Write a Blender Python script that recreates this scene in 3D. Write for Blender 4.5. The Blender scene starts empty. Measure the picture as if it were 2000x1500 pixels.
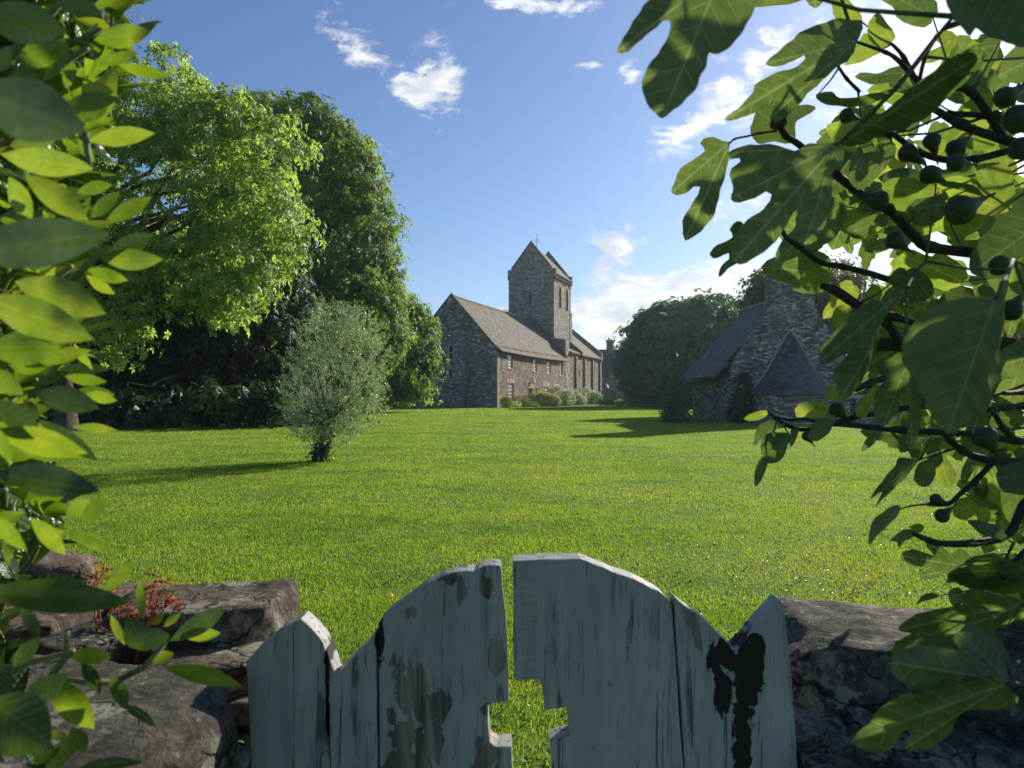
import bpy, bmesh, math, random
import numpy as np
from mathutils import Vector, Matrix, noise
from mathutils.geometry import delaunay_2d_cdt
R = math.radians
scn = bpy.context.scene
COL = scn.collection

# ------------------------------------------------------------------ camera
F = 1387.0                       # focal length of the photograph in its own pixels (2000 wide)
EYE = 1.45
cam = bpy.data.cameras.new('camera')
cam.sensor_width = 36.0
cam.lens = F / 2000 * 36
cam.shift_y = 20 / 2000
cam.clip_start = 0.05
cam.clip_end = 6000
cam.dof.use_dof = True
cam.dof.focus_distance = 4.0
cam.dof.aperture_fstop = 10.5
camo = bpy.data.objects.new('camera', cam)
COL.objects.link(camo)
camo.location = (0, 0, EYE)
camo.rotation_euler = (R(90), 0, 0)
scn.camera = camo

def P(px, py, d):
    return Vector(((px - 1000) / F * d, d, EYE + (770 - py) / F * d))

# ------------------------------------------------------------------ light
SUN_AZ, SUN_EL = R(42), R(25.5)
SUN = Vector((math.sin(SUN_AZ) * math.cos(SUN_EL), math.cos(SUN_AZ) * math.cos(SUN_EL), math.sin(SUN_EL)))
sl = bpy.data.lights.new('sun', 'SUN')
sl.energy = 5.0
sl.angle = R(0.55)
sl.color = (1.0, 0.93, 0.80)
so = bpy.data.objects.new('sun', sl)
COL.objects.link(so)
so.rotation_euler = SUN.to_track_quat('Z', 'Y').to_euler()
scn.view_settings.view_transform = 'Standard'
scn.view_settings.look = 'None'
scn.view_settings.gamma = 1
scn.view_settings.exposure = 0.4
scn.view_settings.use_curve_mapping = False
scn.cycles.max_bounces = 8
scn.cycles.transmission_bounces = 6
scn.cycles.use_denoising = True

# ------------------------------------------------------------------ node helpers
class NT:
    def __init__(s, tree):
        s.t = tree
        s.L = tree.links
    def n(s, typ, ins=None, **kw):
        nd = s.t.nodes.new(typ)
        for k, v in kw.items():
            setattr(nd, k, v)
        if ins:
            for k, v in ins.items():
                s.put(nd.inputs[k], v)
        return nd
    def put(s, sock, v):
        if isinstance(v, bpy.types.NodeSocket):
            s.L.new(v, sock)
        elif isinstance(v, bpy.types.Node):
            s.L.new(v.outputs[0], sock)
        else:
            if sock.type == 'RGBA' and len(v) == 3:
                v = (*v, 1)
            sock.default_value = v
    def m(s, op, a, b=0.0, c=0.0, clamp=False):
        nd = s.n('ShaderNodeMath', {0: a, 1: b, 2: c}, operation=op)
        nd.use_clamp = clamp
        return nd.outputs[0]
    def vm(s, op, a, b=(0, 0, 0)):
        nd = s.n('ShaderNodeVectorMath', {0: a, 1: b}, operation=op)
        return nd.outputs[0]
    def mix(s, f, a, b):
        nd = s.n('ShaderNodeMix', data_type='RGBA')
        s.put(nd.inputs[0], f); s.put(nd.inputs[6], a); s.put(nd.inputs[7], b)
        return nd.outputs[2]
    def ramp(s, f, stops):
        nd = s.n('ShaderNodeValToRGB', {0: f})
        e = nd.color_ramp.elements
        while len(e) < len(stops):
            e.new(0.5)
        for i, (p, c) in enumerate(stops):
            e[i].position = p
            e[i].color = (*c, 1) if len(c) == 3 else c
        return nd.outputs[0]
    def sm(s, x, lo, hi, a=0.0, b=1.0):
        nd = s.n('ShaderNodeMapRange', {0: x, 1: lo, 2: hi, 3: a, 4: b}, interpolation_type='SMOOTHSTEP')
        return nd.outputs[0]
    def noise(s, vec, scale, detail=4, rough=.55, dist=0.0, out=0):
        nd = s.n('ShaderNodeTexNoise', {'Vector': vec, 'Scale': scale, 'Detail': detail, 'Roughness': rough, 'Distortion': dist})
        return nd.outputs[out]

def new_mat(name):
    m = bpy.data.materials.new(name)
    m.use_nodes = True
    m.node_tree.nodes.clear()
    t = NT(m.node_tree)
    return m, t

def finish(t, shader):
    o = t.n('ShaderNodeOutputMaterial')
    t.put(o.inputs[0], shader)

# ------------------------------------------------------------------ sky: world
w = bpy.data.worlds.new('World')
scn.world = w
w.use_nodes = True
w.node_tree.nodes.clear()
t = NT(w.node_tree)
sky = t.n('ShaderNodeTexSky', sky_type='NISHITA')
sky.sun_disc = False
sky.sun_elevation = SUN_EL
sky.sun_rotation = SUN_AZ
sky.altitude = 20
sky.air_density = 1.0
sky.dust_density = 0.7
sky.ozone_density = 2.2
SKY_STRENGTH = 0.080
tc = t.n('ShaderNodeTexCoord')
sep = t.n('ShaderNodeSeparateXYZ', {0: tc.outputs['Generated']})
yy = t.m('MAXIMUM', sep.outputs[1], 0.03)
U = t.m('DIVIDE', sep.outputs[0], yy)
V = t.m('DIVIDE', sep.outputs[2], yy)
front = t.sm(sep.outputs[1], 0.05, 0.25)
uv = t.n('ShaderNodeCombineXYZ', {0: U, 1: V, 2: 0.0}).outputs[0]
warp = t.noise(uv, 9.0, 3, .5, 0, 1)
uvw = t.vm('ADD', uv, t.vm('SCALE', t.vm('SUBTRACT', warp, (.5, .5, .5)), (0, 0, 0)))
sc_node = uvw.node.inputs[1].links[0].from_node
sc_node.inputs['Scale'].default_value = 0.035
sw = t.n('ShaderNodeSeparateXYZ', {0: uvw})
clouds = [  # px, py, radius x, radius y, turn (degrees), weight
    (848, 165, 72, 62, 0, 1.15), (700, 92, 95, 42, -35, .62), (745, 112, 70, 26, -10, .66), (858, 258, 52, 22, -35, .62),
    (660, 50, 60, 40, -40, .5), (1228, 140, 28, 22, 10, .8), (1196, 215, 34, 12, -10, .75), (1150, 125, 34, 11, 0, .75), (848, 80, 26, 26, 0, .5),
    (1208, 482, 66, 42, -20, 1.05), (1160, 530, 60, 20, 0, .45), (1050, 6, 130, 26, 0, .95), (1360, 235, 150, 42, 38, .80),
    (1500, 140, 190, 66, 32, .80), (1600, 60, 260, 60, 22, .66), (1850, 80, 300, 150, 20, .92), (1470, 592, 440, 88, 9, 1.75), (1250, 600, 170, 56, 10, 1.5),
    (1800, 520, 420, 120, 10, 1.2), (1600, 330, 260, 60, 20, .75), (1950, 320, 260, 110, 0, .8), (1180, 640, 120, 34, -12, .75),
    (2600, 300, 700, 300, 10, 1.0), (752, 282, 26, 8, -40, .45)]
cov = None
for (cx, cy, rx, ry, a, wt) in clouds:
    u0, v0 = (cx - 1000) / F, (770 - cy) / F
    ca, sa = math.cos(R(a)), math.sin(R(a))
    du = t.m('SUBTRACT', sw.outputs[0], u0)
    dv = t.m('SUBTRACT', sw.outputs[1], v0)
    a1 = t.m('MULTIPLY_ADD', du, ca * F / rx, t.m('MULTIPLY', dv, sa * F / rx))
    a2 = t.m('MULTIPLY_ADD', dv, ca * F / ry, t.m('MULTIPLY', du, -sa * F / ry))
    r2 = t.m('MULTIPLY_ADD', a1, a1, t.m('MULTIPLY', a2, a2))
    g = t.m('MULTIPLY', t.m('POWER', 2.718, t.m('MULTIPLY', r2, -1.0)), wt)
    cov = g if cov is None else t.m('MAXIMUM', cov, g)
strv = t.vm('MULTIPLY', uvw, (1.0, 1.7, 1.0))
n1 = t.noise(strv, 11.0, 9, .62, .6)
n2 = t.noise(strv, 34.0, 5, .6, .3)
dens = t.m('ADD', t.m('MULTIPLY', t.m('SUBTRACT', n1, .5), 2.7), t.m('MULTIPLY', t.m('SUBTRACT', n2, .5), 1.3))
dens = t.m('ADD', dens, t.m('MULTIPLY', cov, 1.0))
mask = t.m('MULTIPLY', t.m('MULTIPLY', t.sm(dens, .34, .95), t.sm(cov, .06, .4)), front)
shade = t.sm(t.m('ADD', t.m('MULTIPLY', t.noise(t.vm('MULTIPLY', uvw, (1.0, 2.6, 1.0)), 13.0, 8, .66, .5), .75), t.m('MULTIPLY', n2, .25)), .39, .60)
skyc = t.vm('SCALE', sky.outputs[0], (0, 0, 0)); skyc.node.inputs['Scale'].default_value = SKY_STRENGTH
tint = t.vm('MULTIPLY', skyc, (0.90, 1.02, 1.24))
glow = t.vm('DOT_PRODUCT', tc.outputs['Generated'], tuple(SUN)).node.outputs['Value']
bright = t.sm(glow, .78, 1.0, .86, 1.08)
cc = t.mix(shade, (.63, .665, .735), (.92, .92, .92))
cc = t.n('ShaderNodeVectorMath', {0: cc, 'Scale': bright}, operation='SCALE').outputs[0]
fin = t.mix(t.m('MULTIPLY', mask, .93), tint, cc)
bg = t.n('ShaderNodeBackground', {0: fin, 1: 1.0})
wo = t.n('ShaderNodeOutputWorld'); t.put(wo.inputs[0], bg.outputs[0])

# ------------------------------------------------------------------ materials
def rubble(name, stops, sx, sz, mortar=(.30, .27, .22), lichen=None, bump=.6, mort_w=.05, rough=.92, warp=.35, size=1.0):
    """stone rubble laid in rough courses: sx, sz = stones per metre along and up"""
    m, t = new_mat(name)
    u = t.n('ShaderNodeUVMap').outputs[0]
    wv = t.vm('SCALE', t.vm('SUBTRACT', t.noise(u, 1.6 * sx * .5, 3, .5, 0, 1), (.5, .5, .5)))
    wv.node.inputs['Scale'].default_value = warp / sx
    p = t.vm('MULTIPLY', t.vm('ADD', u, wv), (sx, sz, 1))
    v1 = t.n('ShaderNodeTexVoronoi', {'Vector': p, 'Scale': 1.0, 'Randomness': .85}, voronoi_dimensions='2D')
    v2 = t.n('ShaderNodeTexVoronoi', {'Vector': p, 'Scale': 1.0, 'Randomness': .85}, voronoi_dimensions='2D', feature='DISTANCE_TO_EDGE')
    rnd = t.n('ShaderNodeSeparateColor', {0: v1.outputs['Color']}).outputs[0]
    c = t.ramp(rnd, stops)
    fine = t.noise(u, 14 * size, 5, .65)
    c = t.mix(t.sm(fine, .3, .75, 0, .5), c, t.mix(.5, c, (.05, .045, .04)))
    big = t.noise(u, .35, 4, .6)
    c = t.mix(t.sm(big, .42, .7, 0, .45), c, t.vm('MULTIPLY', c, (.55, .55, .52)))
    if lichen:
        lm = t.m('MULTIPLY', t.sm(t.noise(u, .55, 5, .7), .50, .68), t.sm(t.noise(u, 7, 4, .7), .38, .62))
        c = t.mix(t.m('MULTIPLY', lm, .75), c, lichen)
    mo = t.sm(v2.outputs['Distance'], mort_w * .4, mort_w, 1, 0)
    c = t.mix(t.m('MULTIPLY', mo, .85), c, mortar)
    hgt = t.m('ADD', t.m('MULTIPLY', t.sm(v2.outputs['Distance'], 0, .16), .7), t.m('MULTIPLY', fine, .5))
    hgt = t.m('ADD', hgt, t.m('MULTIPLY', rnd, .6))
    b = t.n('ShaderNodeBump', {'Strength': bump, 'Distance': .09 / sz, 'Height': hgt})
    s = t.n('ShaderNodeBsdfPrincipled', {'Base Color': c, 'Roughness': rough, 'Normal': b})
    s.inputs['Specular IOR Level'].default_value = .15
    finish(t, s)
    return m

def slates(name, stops, w_, h_, moss=None, rough=.7, bump=.5, spec=.3):
    m, t = new_mat(name)
    u = t.n('ShaderNodeUVMap').outputs[0]
    wv = t.vm('SCALE', t.vm('SUBTRACT', t.noise(u, .9, 3, .5, 0, 1), (.5, .5, .5)))
    wv.node.inputs['Scale'].default_value = .10
    p = t.vm('ADD', u, wv)
    br = t.n('ShaderNodeTexBrick', {'Vector': p, 'Color1': (0, 0, 0), 'Color2': (1, 1, 1), 'Mortar': (.5, .5, .5), 'Scale': 1.0,
             'Mortar Size': .012, 'Mortar Smooth': .3, 'Bias': 0.0, 'Brick Width': w_, 'Row Height': h_})
    rnd = t.n('ShaderNodeSeparateColor', {0: br.outputs[0]}).outputs[0]
    c = t.ramp(rnd, stops)
    nn = t.noise(u, 5, 5, .7)
    c = t.mix(t.sm(nn, .3, .75, 0, .55), c, t.vm('MULTIPLY', c, (.55, .55, .55)))
    if moss:
        lm = t.m('MULTIPLY', t.sm(t.noise(u, .28, 5, .65), .45, .66), t.sm(t.noise(u, 4, 5, .7), .36, .62))
        c = t.mix(t.m('MULTIPLY', lm, .8), c, moss)
    c = t.mix(t.m('MULTIPLY', br.outputs['Fac'], .8), c, (.02, .02, .02))
    sv = t.n('ShaderNodeSeparateXYZ', {0: p}).outputs[1]
    step = t.m('SUBTRACT', 1.0, t.m('FRACT', t.m('DIVIDE', sv, h_)))
    hgt = t.m('ADD', t.m('ADD', step, t.m('MULTIPLY', rnd, .5)), t.m('MULTIPLY', nn, .6))
    b = t.n('ShaderNodeBump', {'Strength': bump, 'Distance': .05, 'Height': hgt})
    s = t.n('ShaderNodeBsdfPrincipled', {'Base Color': c, 'Roughness': rough, 'Normal': b})
    s.inputs['Specular IOR Level'].default_value = spec
    finish(t, s)
    return m

def plain(name, col, rough=.7, spec=.3, var=.25, scale=6.0, bump=0.0, metal=0.0):
    m, t = new_mat(name)
    o = t.n('ShaderNodeTexCoord').outputs['Object']
    nn = t.noise(o, scale, 5, .65)
    c = t.mix(t.sm(nn, .3, .7), tuple(x * (1 - var) for x in col), tuple(min(1, x * (1 + var)) for x in col))
    s = t.n('ShaderNodeBsdfPrincipled', {'Base Color': c, 'Roughness': rough, 'Metallic': metal})
    s.inputs['Specular IOR Level'].default_value = spec
    if bump:
        b = t.n('ShaderNodeBump', {'Strength': bump, 'Distance': .02, 'Height': nn})
        t.put(s.inputs['Normal'], b.outputs[0])
    finish(t, s)
    return m

def leafy(name, refl, trans, tf=.45, rough=.45, spec=.35, back=None, var=.35, nscale=0.0, alt=None, bump=0.0, veins=None, vcol=None):
    m, t = new_mat(name)
    geo = t.n('ShaderNodeNewGeometry')
    rnd = geo.outputs['Random Per Island']
    val = t.m('MULTIPLY_ADD', rnd, 2 * var, 1 - var)
    k = t.n('ShaderNodeCombineXYZ', {0: val, 1: t.m('MULTIPLY_ADD', val, .7, .3), 2: val}).outputs[0]
    rc, tcx = refl, trans
    if alt:
        o = t.n('ShaderNodeTexCoord').outputs['Object']
        f = t.sm(t.noise(o, nscale, 3, .6), .4, .62)
        rc = t.mix(f, refl, alt[0]); tcx = t.mix(f, trans, alt[1])
    if back:
        rc = t.mix(geo.outputs['Backfacing'], rc, back)
    vein_h = None
    if veins:
        nv_, slope, wv_, strength = veins
        uvn = t.n('ShaderNodeUVMap', uv_map='Leaf').outputs[0]
        su = t.n('ShaderNodeSeparateXYZ', {0: uvn})
        av = t.m('ABSOLUTE', su.outputs[1])
        oc = t.n('ShaderNodeTexCoord').outputs['Object']
        wob = t.m('MULTIPLY', t.m('SUBTRACT', t.noise(oc, 28, 2), .5), .05)
        ph = t.m('MULTIPLY', t.m('ADD', t.m('SUBTRACT', su.outputs[0], t.m('MULTIPLY', av, slope)), wob), nv_)
        tri = t.m('ABSOLUTE', t.m('SUBTRACT', t.m('FRACT', ph), .5))       # 0 on a side vein
        side = t.m('MULTIPLY', t.sm(tri, .02, .075, 1, 0), t.sm(av, .0, .32, .75, .15))
        mid = t.sm(av, wv_ * .35, wv_, 1, 0)
        vm_ = t.m('MULTIPLY', t.m('MAXIMUM', mid, side), strength)
        mot = t.sm(t.noise(oc, 45, 4, .65), .3, .7, .72, 1.22)  # random mottle painted in for shading and shadows of other leaves
        mk = t.n('ShaderNodeCombineXYZ', {0: mot, 1: t.m('MULTIPLY_ADD', mot, .6, .4), 2: mot}).outputs[0]
        rc = t.vm('MULTIPLY', t.mix(vm_, rc, vcol[0]), mk)
        tcx = t.vm('MULTIPLY', t.mix(vm_, tcx, vcol[1]), mk)
        vein_h = t.m('ADD', t.m('MULTIPLY', t.sm(tri, 0, .5), .22), t.m('MULTIPLY', t.sm(av, 0, .06), .5))
    rc = t.vm('MULTIPLY', k, rc) if not alt and not back else t.vm('MULTIPLY', rc, k)
    tcx = t.vm('MULTIPLY', k, tcx) if not alt else t.vm('MULTIPLY', tcx, k)
    s = t.n('ShaderNodeBsdfPrincipled', {'Base Color': rc, 'Roughness': rough})
    s.inputs['Specular IOR Level'].default_value = spec
    if bump:
        o = t.n('ShaderNodeTexCoord').outputs['Object']
        hn = t.m('ADD', t.noise(o, 70, 3, .5), t.m('MULTIPLY', t.noise(o, 260, 3, .5), .35))
        if vein_h is not None:
            hn = t.m('MULTIPLY_ADD', hn, .35, vein_h)
        b = t.n('ShaderNodeBump', {'Strength': bump, 'Distance': .004, 'Height': hn})
        t.put(s.inputs['Normal'], b.outputs[0])
    tr = t.n('ShaderNodeBsdfTranslucent', {'Color': tcx})
    mx = t.n('ShaderNodeMixShader', {0: tf, 1: s.outputs[0], 2: tr.outputs[0]})
    finish(t, mx)
    return m

M = {}
M['church_wall'] = rubble('church_rubble', [(0, (.12, .095, .07)), (.35, (.21, .17, .125)), (.7, (.28, .235, .175)), (1, (.40, .36, .29))], 2.9, 5.2,
                          mortar=(.27, .22, .16), lichen=(.36, .25, .07))
M['tower_wall'] = rubble('tower_rubble', [(0, (.17, .155, .135)), (.4, (.28, .255, .215)), (.75, (.36, .335, .285)), (1, (.54, .52, .47))], 2.8, 5.6,
                         mortar=(.24, .20, .15), lichen=(.30, .22, .09), mort_w=.05)
M['gable_wall'] = rubble('gable_rubble', [(0, (.10, .10, .10)), (.4, (.21, .205, .195)), (.8, (.35, .345, .325)), (1, (.65, .65, .62))], 3.0, 6.2,
                         mortar=(.16, .155, .145), lichen=(.20, .19, .09), mort_w=.05)
M['dressed'] = plain('dressed_stone', (.40, .34, .25), .9, .1, .2, 3, .2)
M['coping'] = plain('coping_stone', (.17, .145, .11), .9, .1, .35, 2.5, .3)
M['church_roof'] = slates('church_roof_stone_slates', [(0, (.115, .105, .092)), (.5, (.19, .174, .152)), (1, (.285, .268, .24))], .32, .22, moss=(.25, .18, .05), rough=.85, spec=.15)
M['dark_slate'] = slates('dark_slate', [(0, (.05, .052, .058)), (.5, (.075, .078, .085)), (1, (.11, .112, .12))], .26, .2, rough=.5, spec=.4)
M['cottage_slate'] = slates('cottage_slate', [(0, (.06, .06, .058)), (.5, (.11, .11, .106)), (1, (.18, .18, .172))], .28, .21, rough=.7, spec=.25, moss=(.07, .09, .04))
M['oven_slate'] = slates('oven_slate', [(0, (.045, .037, .042)), (.5, (.095, .078, .085)), (1, (.20, .17, .18))], .24, .17, rough=.45, spec=.5, bump=1.0)
M['cottage_wall'] = rubble('cottage_rubble', [(0, (.075, .068, .058)), (.4, (.19, .178, .155)), (.75, (.31, .295, .265)), (1, (.62, .605, .56))], 4.2, 12,
                           mortar=(.10, .09, .075), mort_w=.09, bump=1.0, lichen=(.45, .43, .36))
M['shade_wall'] = rubble('shade_darkened_rubble', [(0, (.03, .03, .025)), (.5, (.06, .06, .05)), (1, (.12, .12, .11))], 3, 7, mortar=(.03, .03, .025))  # stone colours lowered to paint in the deep shade under the trees
M['house_wall'] = rubble('house_rubble', [(0, (.13, .12, .11)), (.5, (.19, .175, .155)), (1, (.27, .25, .22))], 2, 4, mortar=(.2, .18, .16), bump=.3)
M['white_paint'] = plain('white_paint', (.78, .78, .75), .5, .4, .05)
M['grey_paint'] = plain('grey_door_paint', (.40, .42, .42), .5, .4, .1)
M['dark_wood'] = plain('dark_wood', (.06, .045, .035), .8, .2, .4, 8)
M['louvre'] = plain('louvre_slate', (.06, .055, .05), .8, .2, .3)
M['metal'] = plain('iron', (.06, .06, .065), .5, .5, .2, metal=.6)
M['glass'], t = new_mat('window_glass')
finish(t, t.n('ShaderNodeBsdfPrincipled', {'Base Color': (.035, .04, .05), 'Roughness': .08}))
M['void'] = plain('dark_opening', (.018, .017, .016), .9, .1)
M['bark'] = plain('bark', (.075, .06, .045), .9, .15, .45, 9, .8)
M['fig_bark'] = plain('fig_bark', (.040, .033, .028), .75, .25, .4, 60, .5)
M['pale_bark'] = plain('olive_bark', (.12, .10, .075), .9, .1, .4, 12, .8)
M['fig_stalk'] = plain('fig_stalk', (.085, .10, .04), .6, .3, .35, 30)
M['stem'] = plain('green_stem', (.16, .17, .06), .6, .3, .3, 30)
M['table_wood'] = plain('table_wood', (.24, .15, .10), .8, .2, .3, 5)
M['post_wood'] = plain('weathered_post_wood', (.26, .25, .23), .85, .15, .3, 6)
# foliage
M['lime_leaf'] = leafy('lime_leaf', (.165, .225, .045), (.50, .70, .11), .54, .45, .45, alt=((.12, .175, .035), (.42, .57, .08)), nscale=.35)
M['chestnut_leaf'] = leafy('chestnut_leaf', (.09, .15, .035), (.26, .42, .05), .45, .55, .3, alt=((.13, .195, .04), (.42, .60, .07)), nscale=.3)
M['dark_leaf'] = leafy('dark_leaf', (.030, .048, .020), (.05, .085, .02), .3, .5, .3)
M['shade_leaf'] = leafy('shade_tree_leaf', (.070, .150, .080), (.16, .32, .08), .35, .45, .3, alt=((.11, .19, .085), (.26, .42, .09)), nscale=.4)
M['far_leaf'] = leafy('far_tree_leaf', (.085, .11, .035), (.20, .24, .05), .42, .5, .3)
M['olive_leaf'] = leafy('olive_leaf', (.17, .235, .115), (.40, .50, .17), .42, .36, .55, back=(.36, .41, .30), var=.45)
M['ivy_leaf'] = leafy('ivy_leaf', (.05, .08, .025), (.10, .15, .03), .35, .4, .4)
SV = dict(veins=(8, .6, .016, .45))
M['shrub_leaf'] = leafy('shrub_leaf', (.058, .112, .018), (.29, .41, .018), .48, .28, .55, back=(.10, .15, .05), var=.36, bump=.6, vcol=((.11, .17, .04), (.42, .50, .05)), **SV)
M['shrub_dark_leaf'] = leafy('old_shaded_shrub_leaf', (.030, .062, .017), (.075, .13, .012), .35, .26, .6, back=(.09, .12, .06), var=.3, bump=.6, vcol=((.06, .10, .03), (.14, .19, .03)), **SV)  # older leaves, darkened as well for those standing in shade
FV = dict(veins=(7, .8, .013, .95))
M['fig_leaf'] = leafy('fig_leaf', (.082, .112, .066), (.165, .240, .038), .46, .45, .5, var=.25, back=(.09, .12, .045), bump=.7, vcol=((.16, .20, .10), (.32, .40, .12)), **FV)
M['young_fig_leaf'] = leafy('young_fig_leaf', (.10, .155, .035), (.34, .44, .045), .54, .45, .3, var=.15, bump=.5, vcol=((.18, .22, .07), (.55, .58, .10)), **FV)
M['vein'] = leafy('leaf_vein', (.085, .115, .04), (.20, .25, .05), .42, .5, .3, var=.1)
M['fig_fruit'] = plain('fig_skin', (.042, .058, .026), .55, .3, .35, 55)
M['red_leaf'] = leafy('red_leaf', (.26, .045, .03), (.42, .08, .03), .45, .5, .3, var=.4, alt=((.36, .17, .05), (.52, .27, .05)), nscale=30)
M['yellow_flower'] = leafy('yellow_flower', (.72, .64, .22), (.6, .55, .2), .35, .6, .2, var=.2)
M['white_flower'] = leafy('white_flower', (.70, .68, .52), (.6, .6, .45), .35, .6, .2, var=.2)
M['pink_flower'] = leafy('pink_flower', (.75, .55, .50), (.6, .4, .35), .3, .6, .2, var=.2)
M['orange_flower'] = leafy('orange_flower', (.42, .22, .10), (.4, .2, .08), .35, .6, .2, var=.3)
M['petal'] = leafy('buttercup_petal', (.72, .52, .05), (.6, .45, .05), .35, .5, .3, var=.15)
M['daisy'] = leafy('daisy_petal', (.75, .75, .68), (.5, .5, .4), .3, .5, .3, var=.1)

# grass blades and the soil sheet under them
def grass_mat(name, ground):
    m, t = new_mat(name)
    pos = t.n('ShaderNodeNewGeometry')
    p = pos.outputs['Position']
    a = t.noise(p, .55, 5, .6); b = t.noise(p, 2.6, 4, .6); c_ = t.noise(p, .12, 3, .5)
    bands_ = t.noise(t.vm('MULTIPLY', p, (.10, .75, 1.0)), 1.0, 4, .6, .5)
    f = t.m('ADD', t.m('MULTIPLY', a, .40), t.m('ADD', t.m('MULTIPLY', b, .30), t.m('ADD', t.m('MULTIPLY', c_, .2), t.m('MULTIPLY', bands_, .25))))
    if ground:
        c = t.ramp(f, [(.44, (.065, .13, .015)), (.57, (.13, .21, .022)), (.70, (.19, .245, .036))])
        fine = t.noise(p, 40, 3, .7)
        c = t.mix(t.sm(fine, .35, .7, 0, .6), c, (.085, .115, .015))
        bp = t.n('ShaderNodeBump', {'Strength': .8, 'Distance': .03, 'Height': t.noise(p, 24, 4, .7)})
        s = t.n('ShaderNodeBsdfPrincipled', {'Base Color': c, 'Roughness': .9, 'Normal': bp})
        s.inputs['Specular IOR Level'].default_value = .1
        finish(t, s)
        return m
    rnd = pos.outputs['Random Per Island']
    c = t.ramp(f, [(.44, (.075, .155, .013)), (.57, (.170, .260, .020)), (.70, (.245, .30, .036))])
    tr = t.ramp(f, [(.44, (.22, .42, .018)), (.57, (.46, .64, .028)), (.70, (.62, .70, .055))])
    k = t.m('MULTIPLY_ADD', rnd, .46, .77)
    kk = t.n('ShaderNodeCombineXYZ', {0: k, 1: k, 2: k}).outputs[0]
    straw = t.sm(rnd, .955, .97)
    c = t.mix(straw, t.vm('MULTIPLY', c, kk), (.30, .27, .12))
    s = t.n('ShaderNodeBsdfPrincipled', {'Base Color': c, 'Roughness': .5})
    s.inputs['Specular IOR Level'].default_value = .3
    tn = t.n('ShaderNodeBsdfTranslucent', {'Color': t.vm('MULTIPLY', tr, kk)})
    finish(t, t.n('ShaderNodeMixShader', {0: .45, 1: s.outputs[0], 2: tn.outputs[0]}))
    return m
M['lawn'] = grass_mat('lawn_soil', True)
M['grass'] = grass_mat('grass_blades', False)

def stone_mat(name, dark, mid, light, lichen=(.42, .43, .38), k=1.0):
    m, t = new_mat(name)
    o = t.n('ShaderNodeTexCoord').outputs['Object']
    lay = t.vm('MULTIPLY', o, (1.0, 1.2, 2.0))
    a = t.noise(lay, 13 * k, 10, .70, .25); b = t.noise(o, 75 * k, 8, .75); c2 = t.noise(o, 7 * k, 6, .65)
    c = t.ramp(a, [(.32, dark), (.46, mid), (.60, light), (.74, mid)])
    c = t.mix(t.sm(b, .40, .68, 0, .75), c, tuple(x * .5 for x in dark))
    lm = t.m('MULTIPLY', t.sm(c2, .50, .57), t.sm(t.noise(o, 40 * k, 6, .7), .42, .54))
    c = t.mix(t.m('MULTIPLY', lm, .8), c, lichen)
    spots = t.m('MULTIPLY', t.sm(t.noise(o, 55 * k, 3, .5), .60, .66), t.sm(t.noise(o, 11 * k, 3), .46, .58))
    c = t.mix(t.m('MULTIPLY', spots, .6), c, tuple(min(1, x * 1.15) for x in lichen))
    ve = t.n('ShaderNodeTexVoronoi', {'Vector': t.vm('ADD', t.vm('MULTIPLY', o, (5, 5, 11)), t.vm('SCALE', t.noise(o, 6, 4, .6, 0, 1))), 'Scale': k}, feature='DISTANCE_TO_EDGE')
    ve.inputs['Vector'].links[0].from_node.inputs[1].links[0].from_node.inputs['Scale'].default_value = 1.3
    crk = t.m('MULTIPLY', t.sm(ve.outputs['Distance'], .0, .03, 1, 0), t.sm(c2, .40, .52))
    c = t.mix(t.m('MULTIPLY', crk, .85), c, (.012, .010, .009))
    a = t.m('SUBTRACT', a, t.m('MULTIPLY', crk, .25))
    h = t.m('ADD', t.m('MULTIPLY', a, 1.0), t.m('MULTIPLY', b, .35))
    bp = t.n('ShaderNodeBump', {'Strength': 1.0, 'Distance': .022 / k, 'Height': h})
    s = t.n('ShaderNodeBsdfPrincipled', {'Base Color': c, 'Roughness': .9, 'Normal': bp})
    s.inputs['Specular IOR Level'].default_value = .2
    finish(t, s)
    return m
M['stone_brown'] = stone_mat('brown_lichen_stone', (.045, .036, .028), (.115, .09, .066), (.21, .18, .135), (.34, .34, .28))
M['stone_grey'] = stone_mat('grey_lichen_stone', (.04, .037, .033), (.105, .095, .08), (.18, .165, .14), (.33, .32, .27))
M['stone_tan'] = stone_mat('tan_stone', (.10, .075, .055), (.19, .145, .11), (.27, .22, .17), (.36, .34, .29))
M['stone_slab'] = stone_mat('pale_slab', (.30, .30, .29), (.42, .42, .41), (.5, .5, .49))

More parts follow.
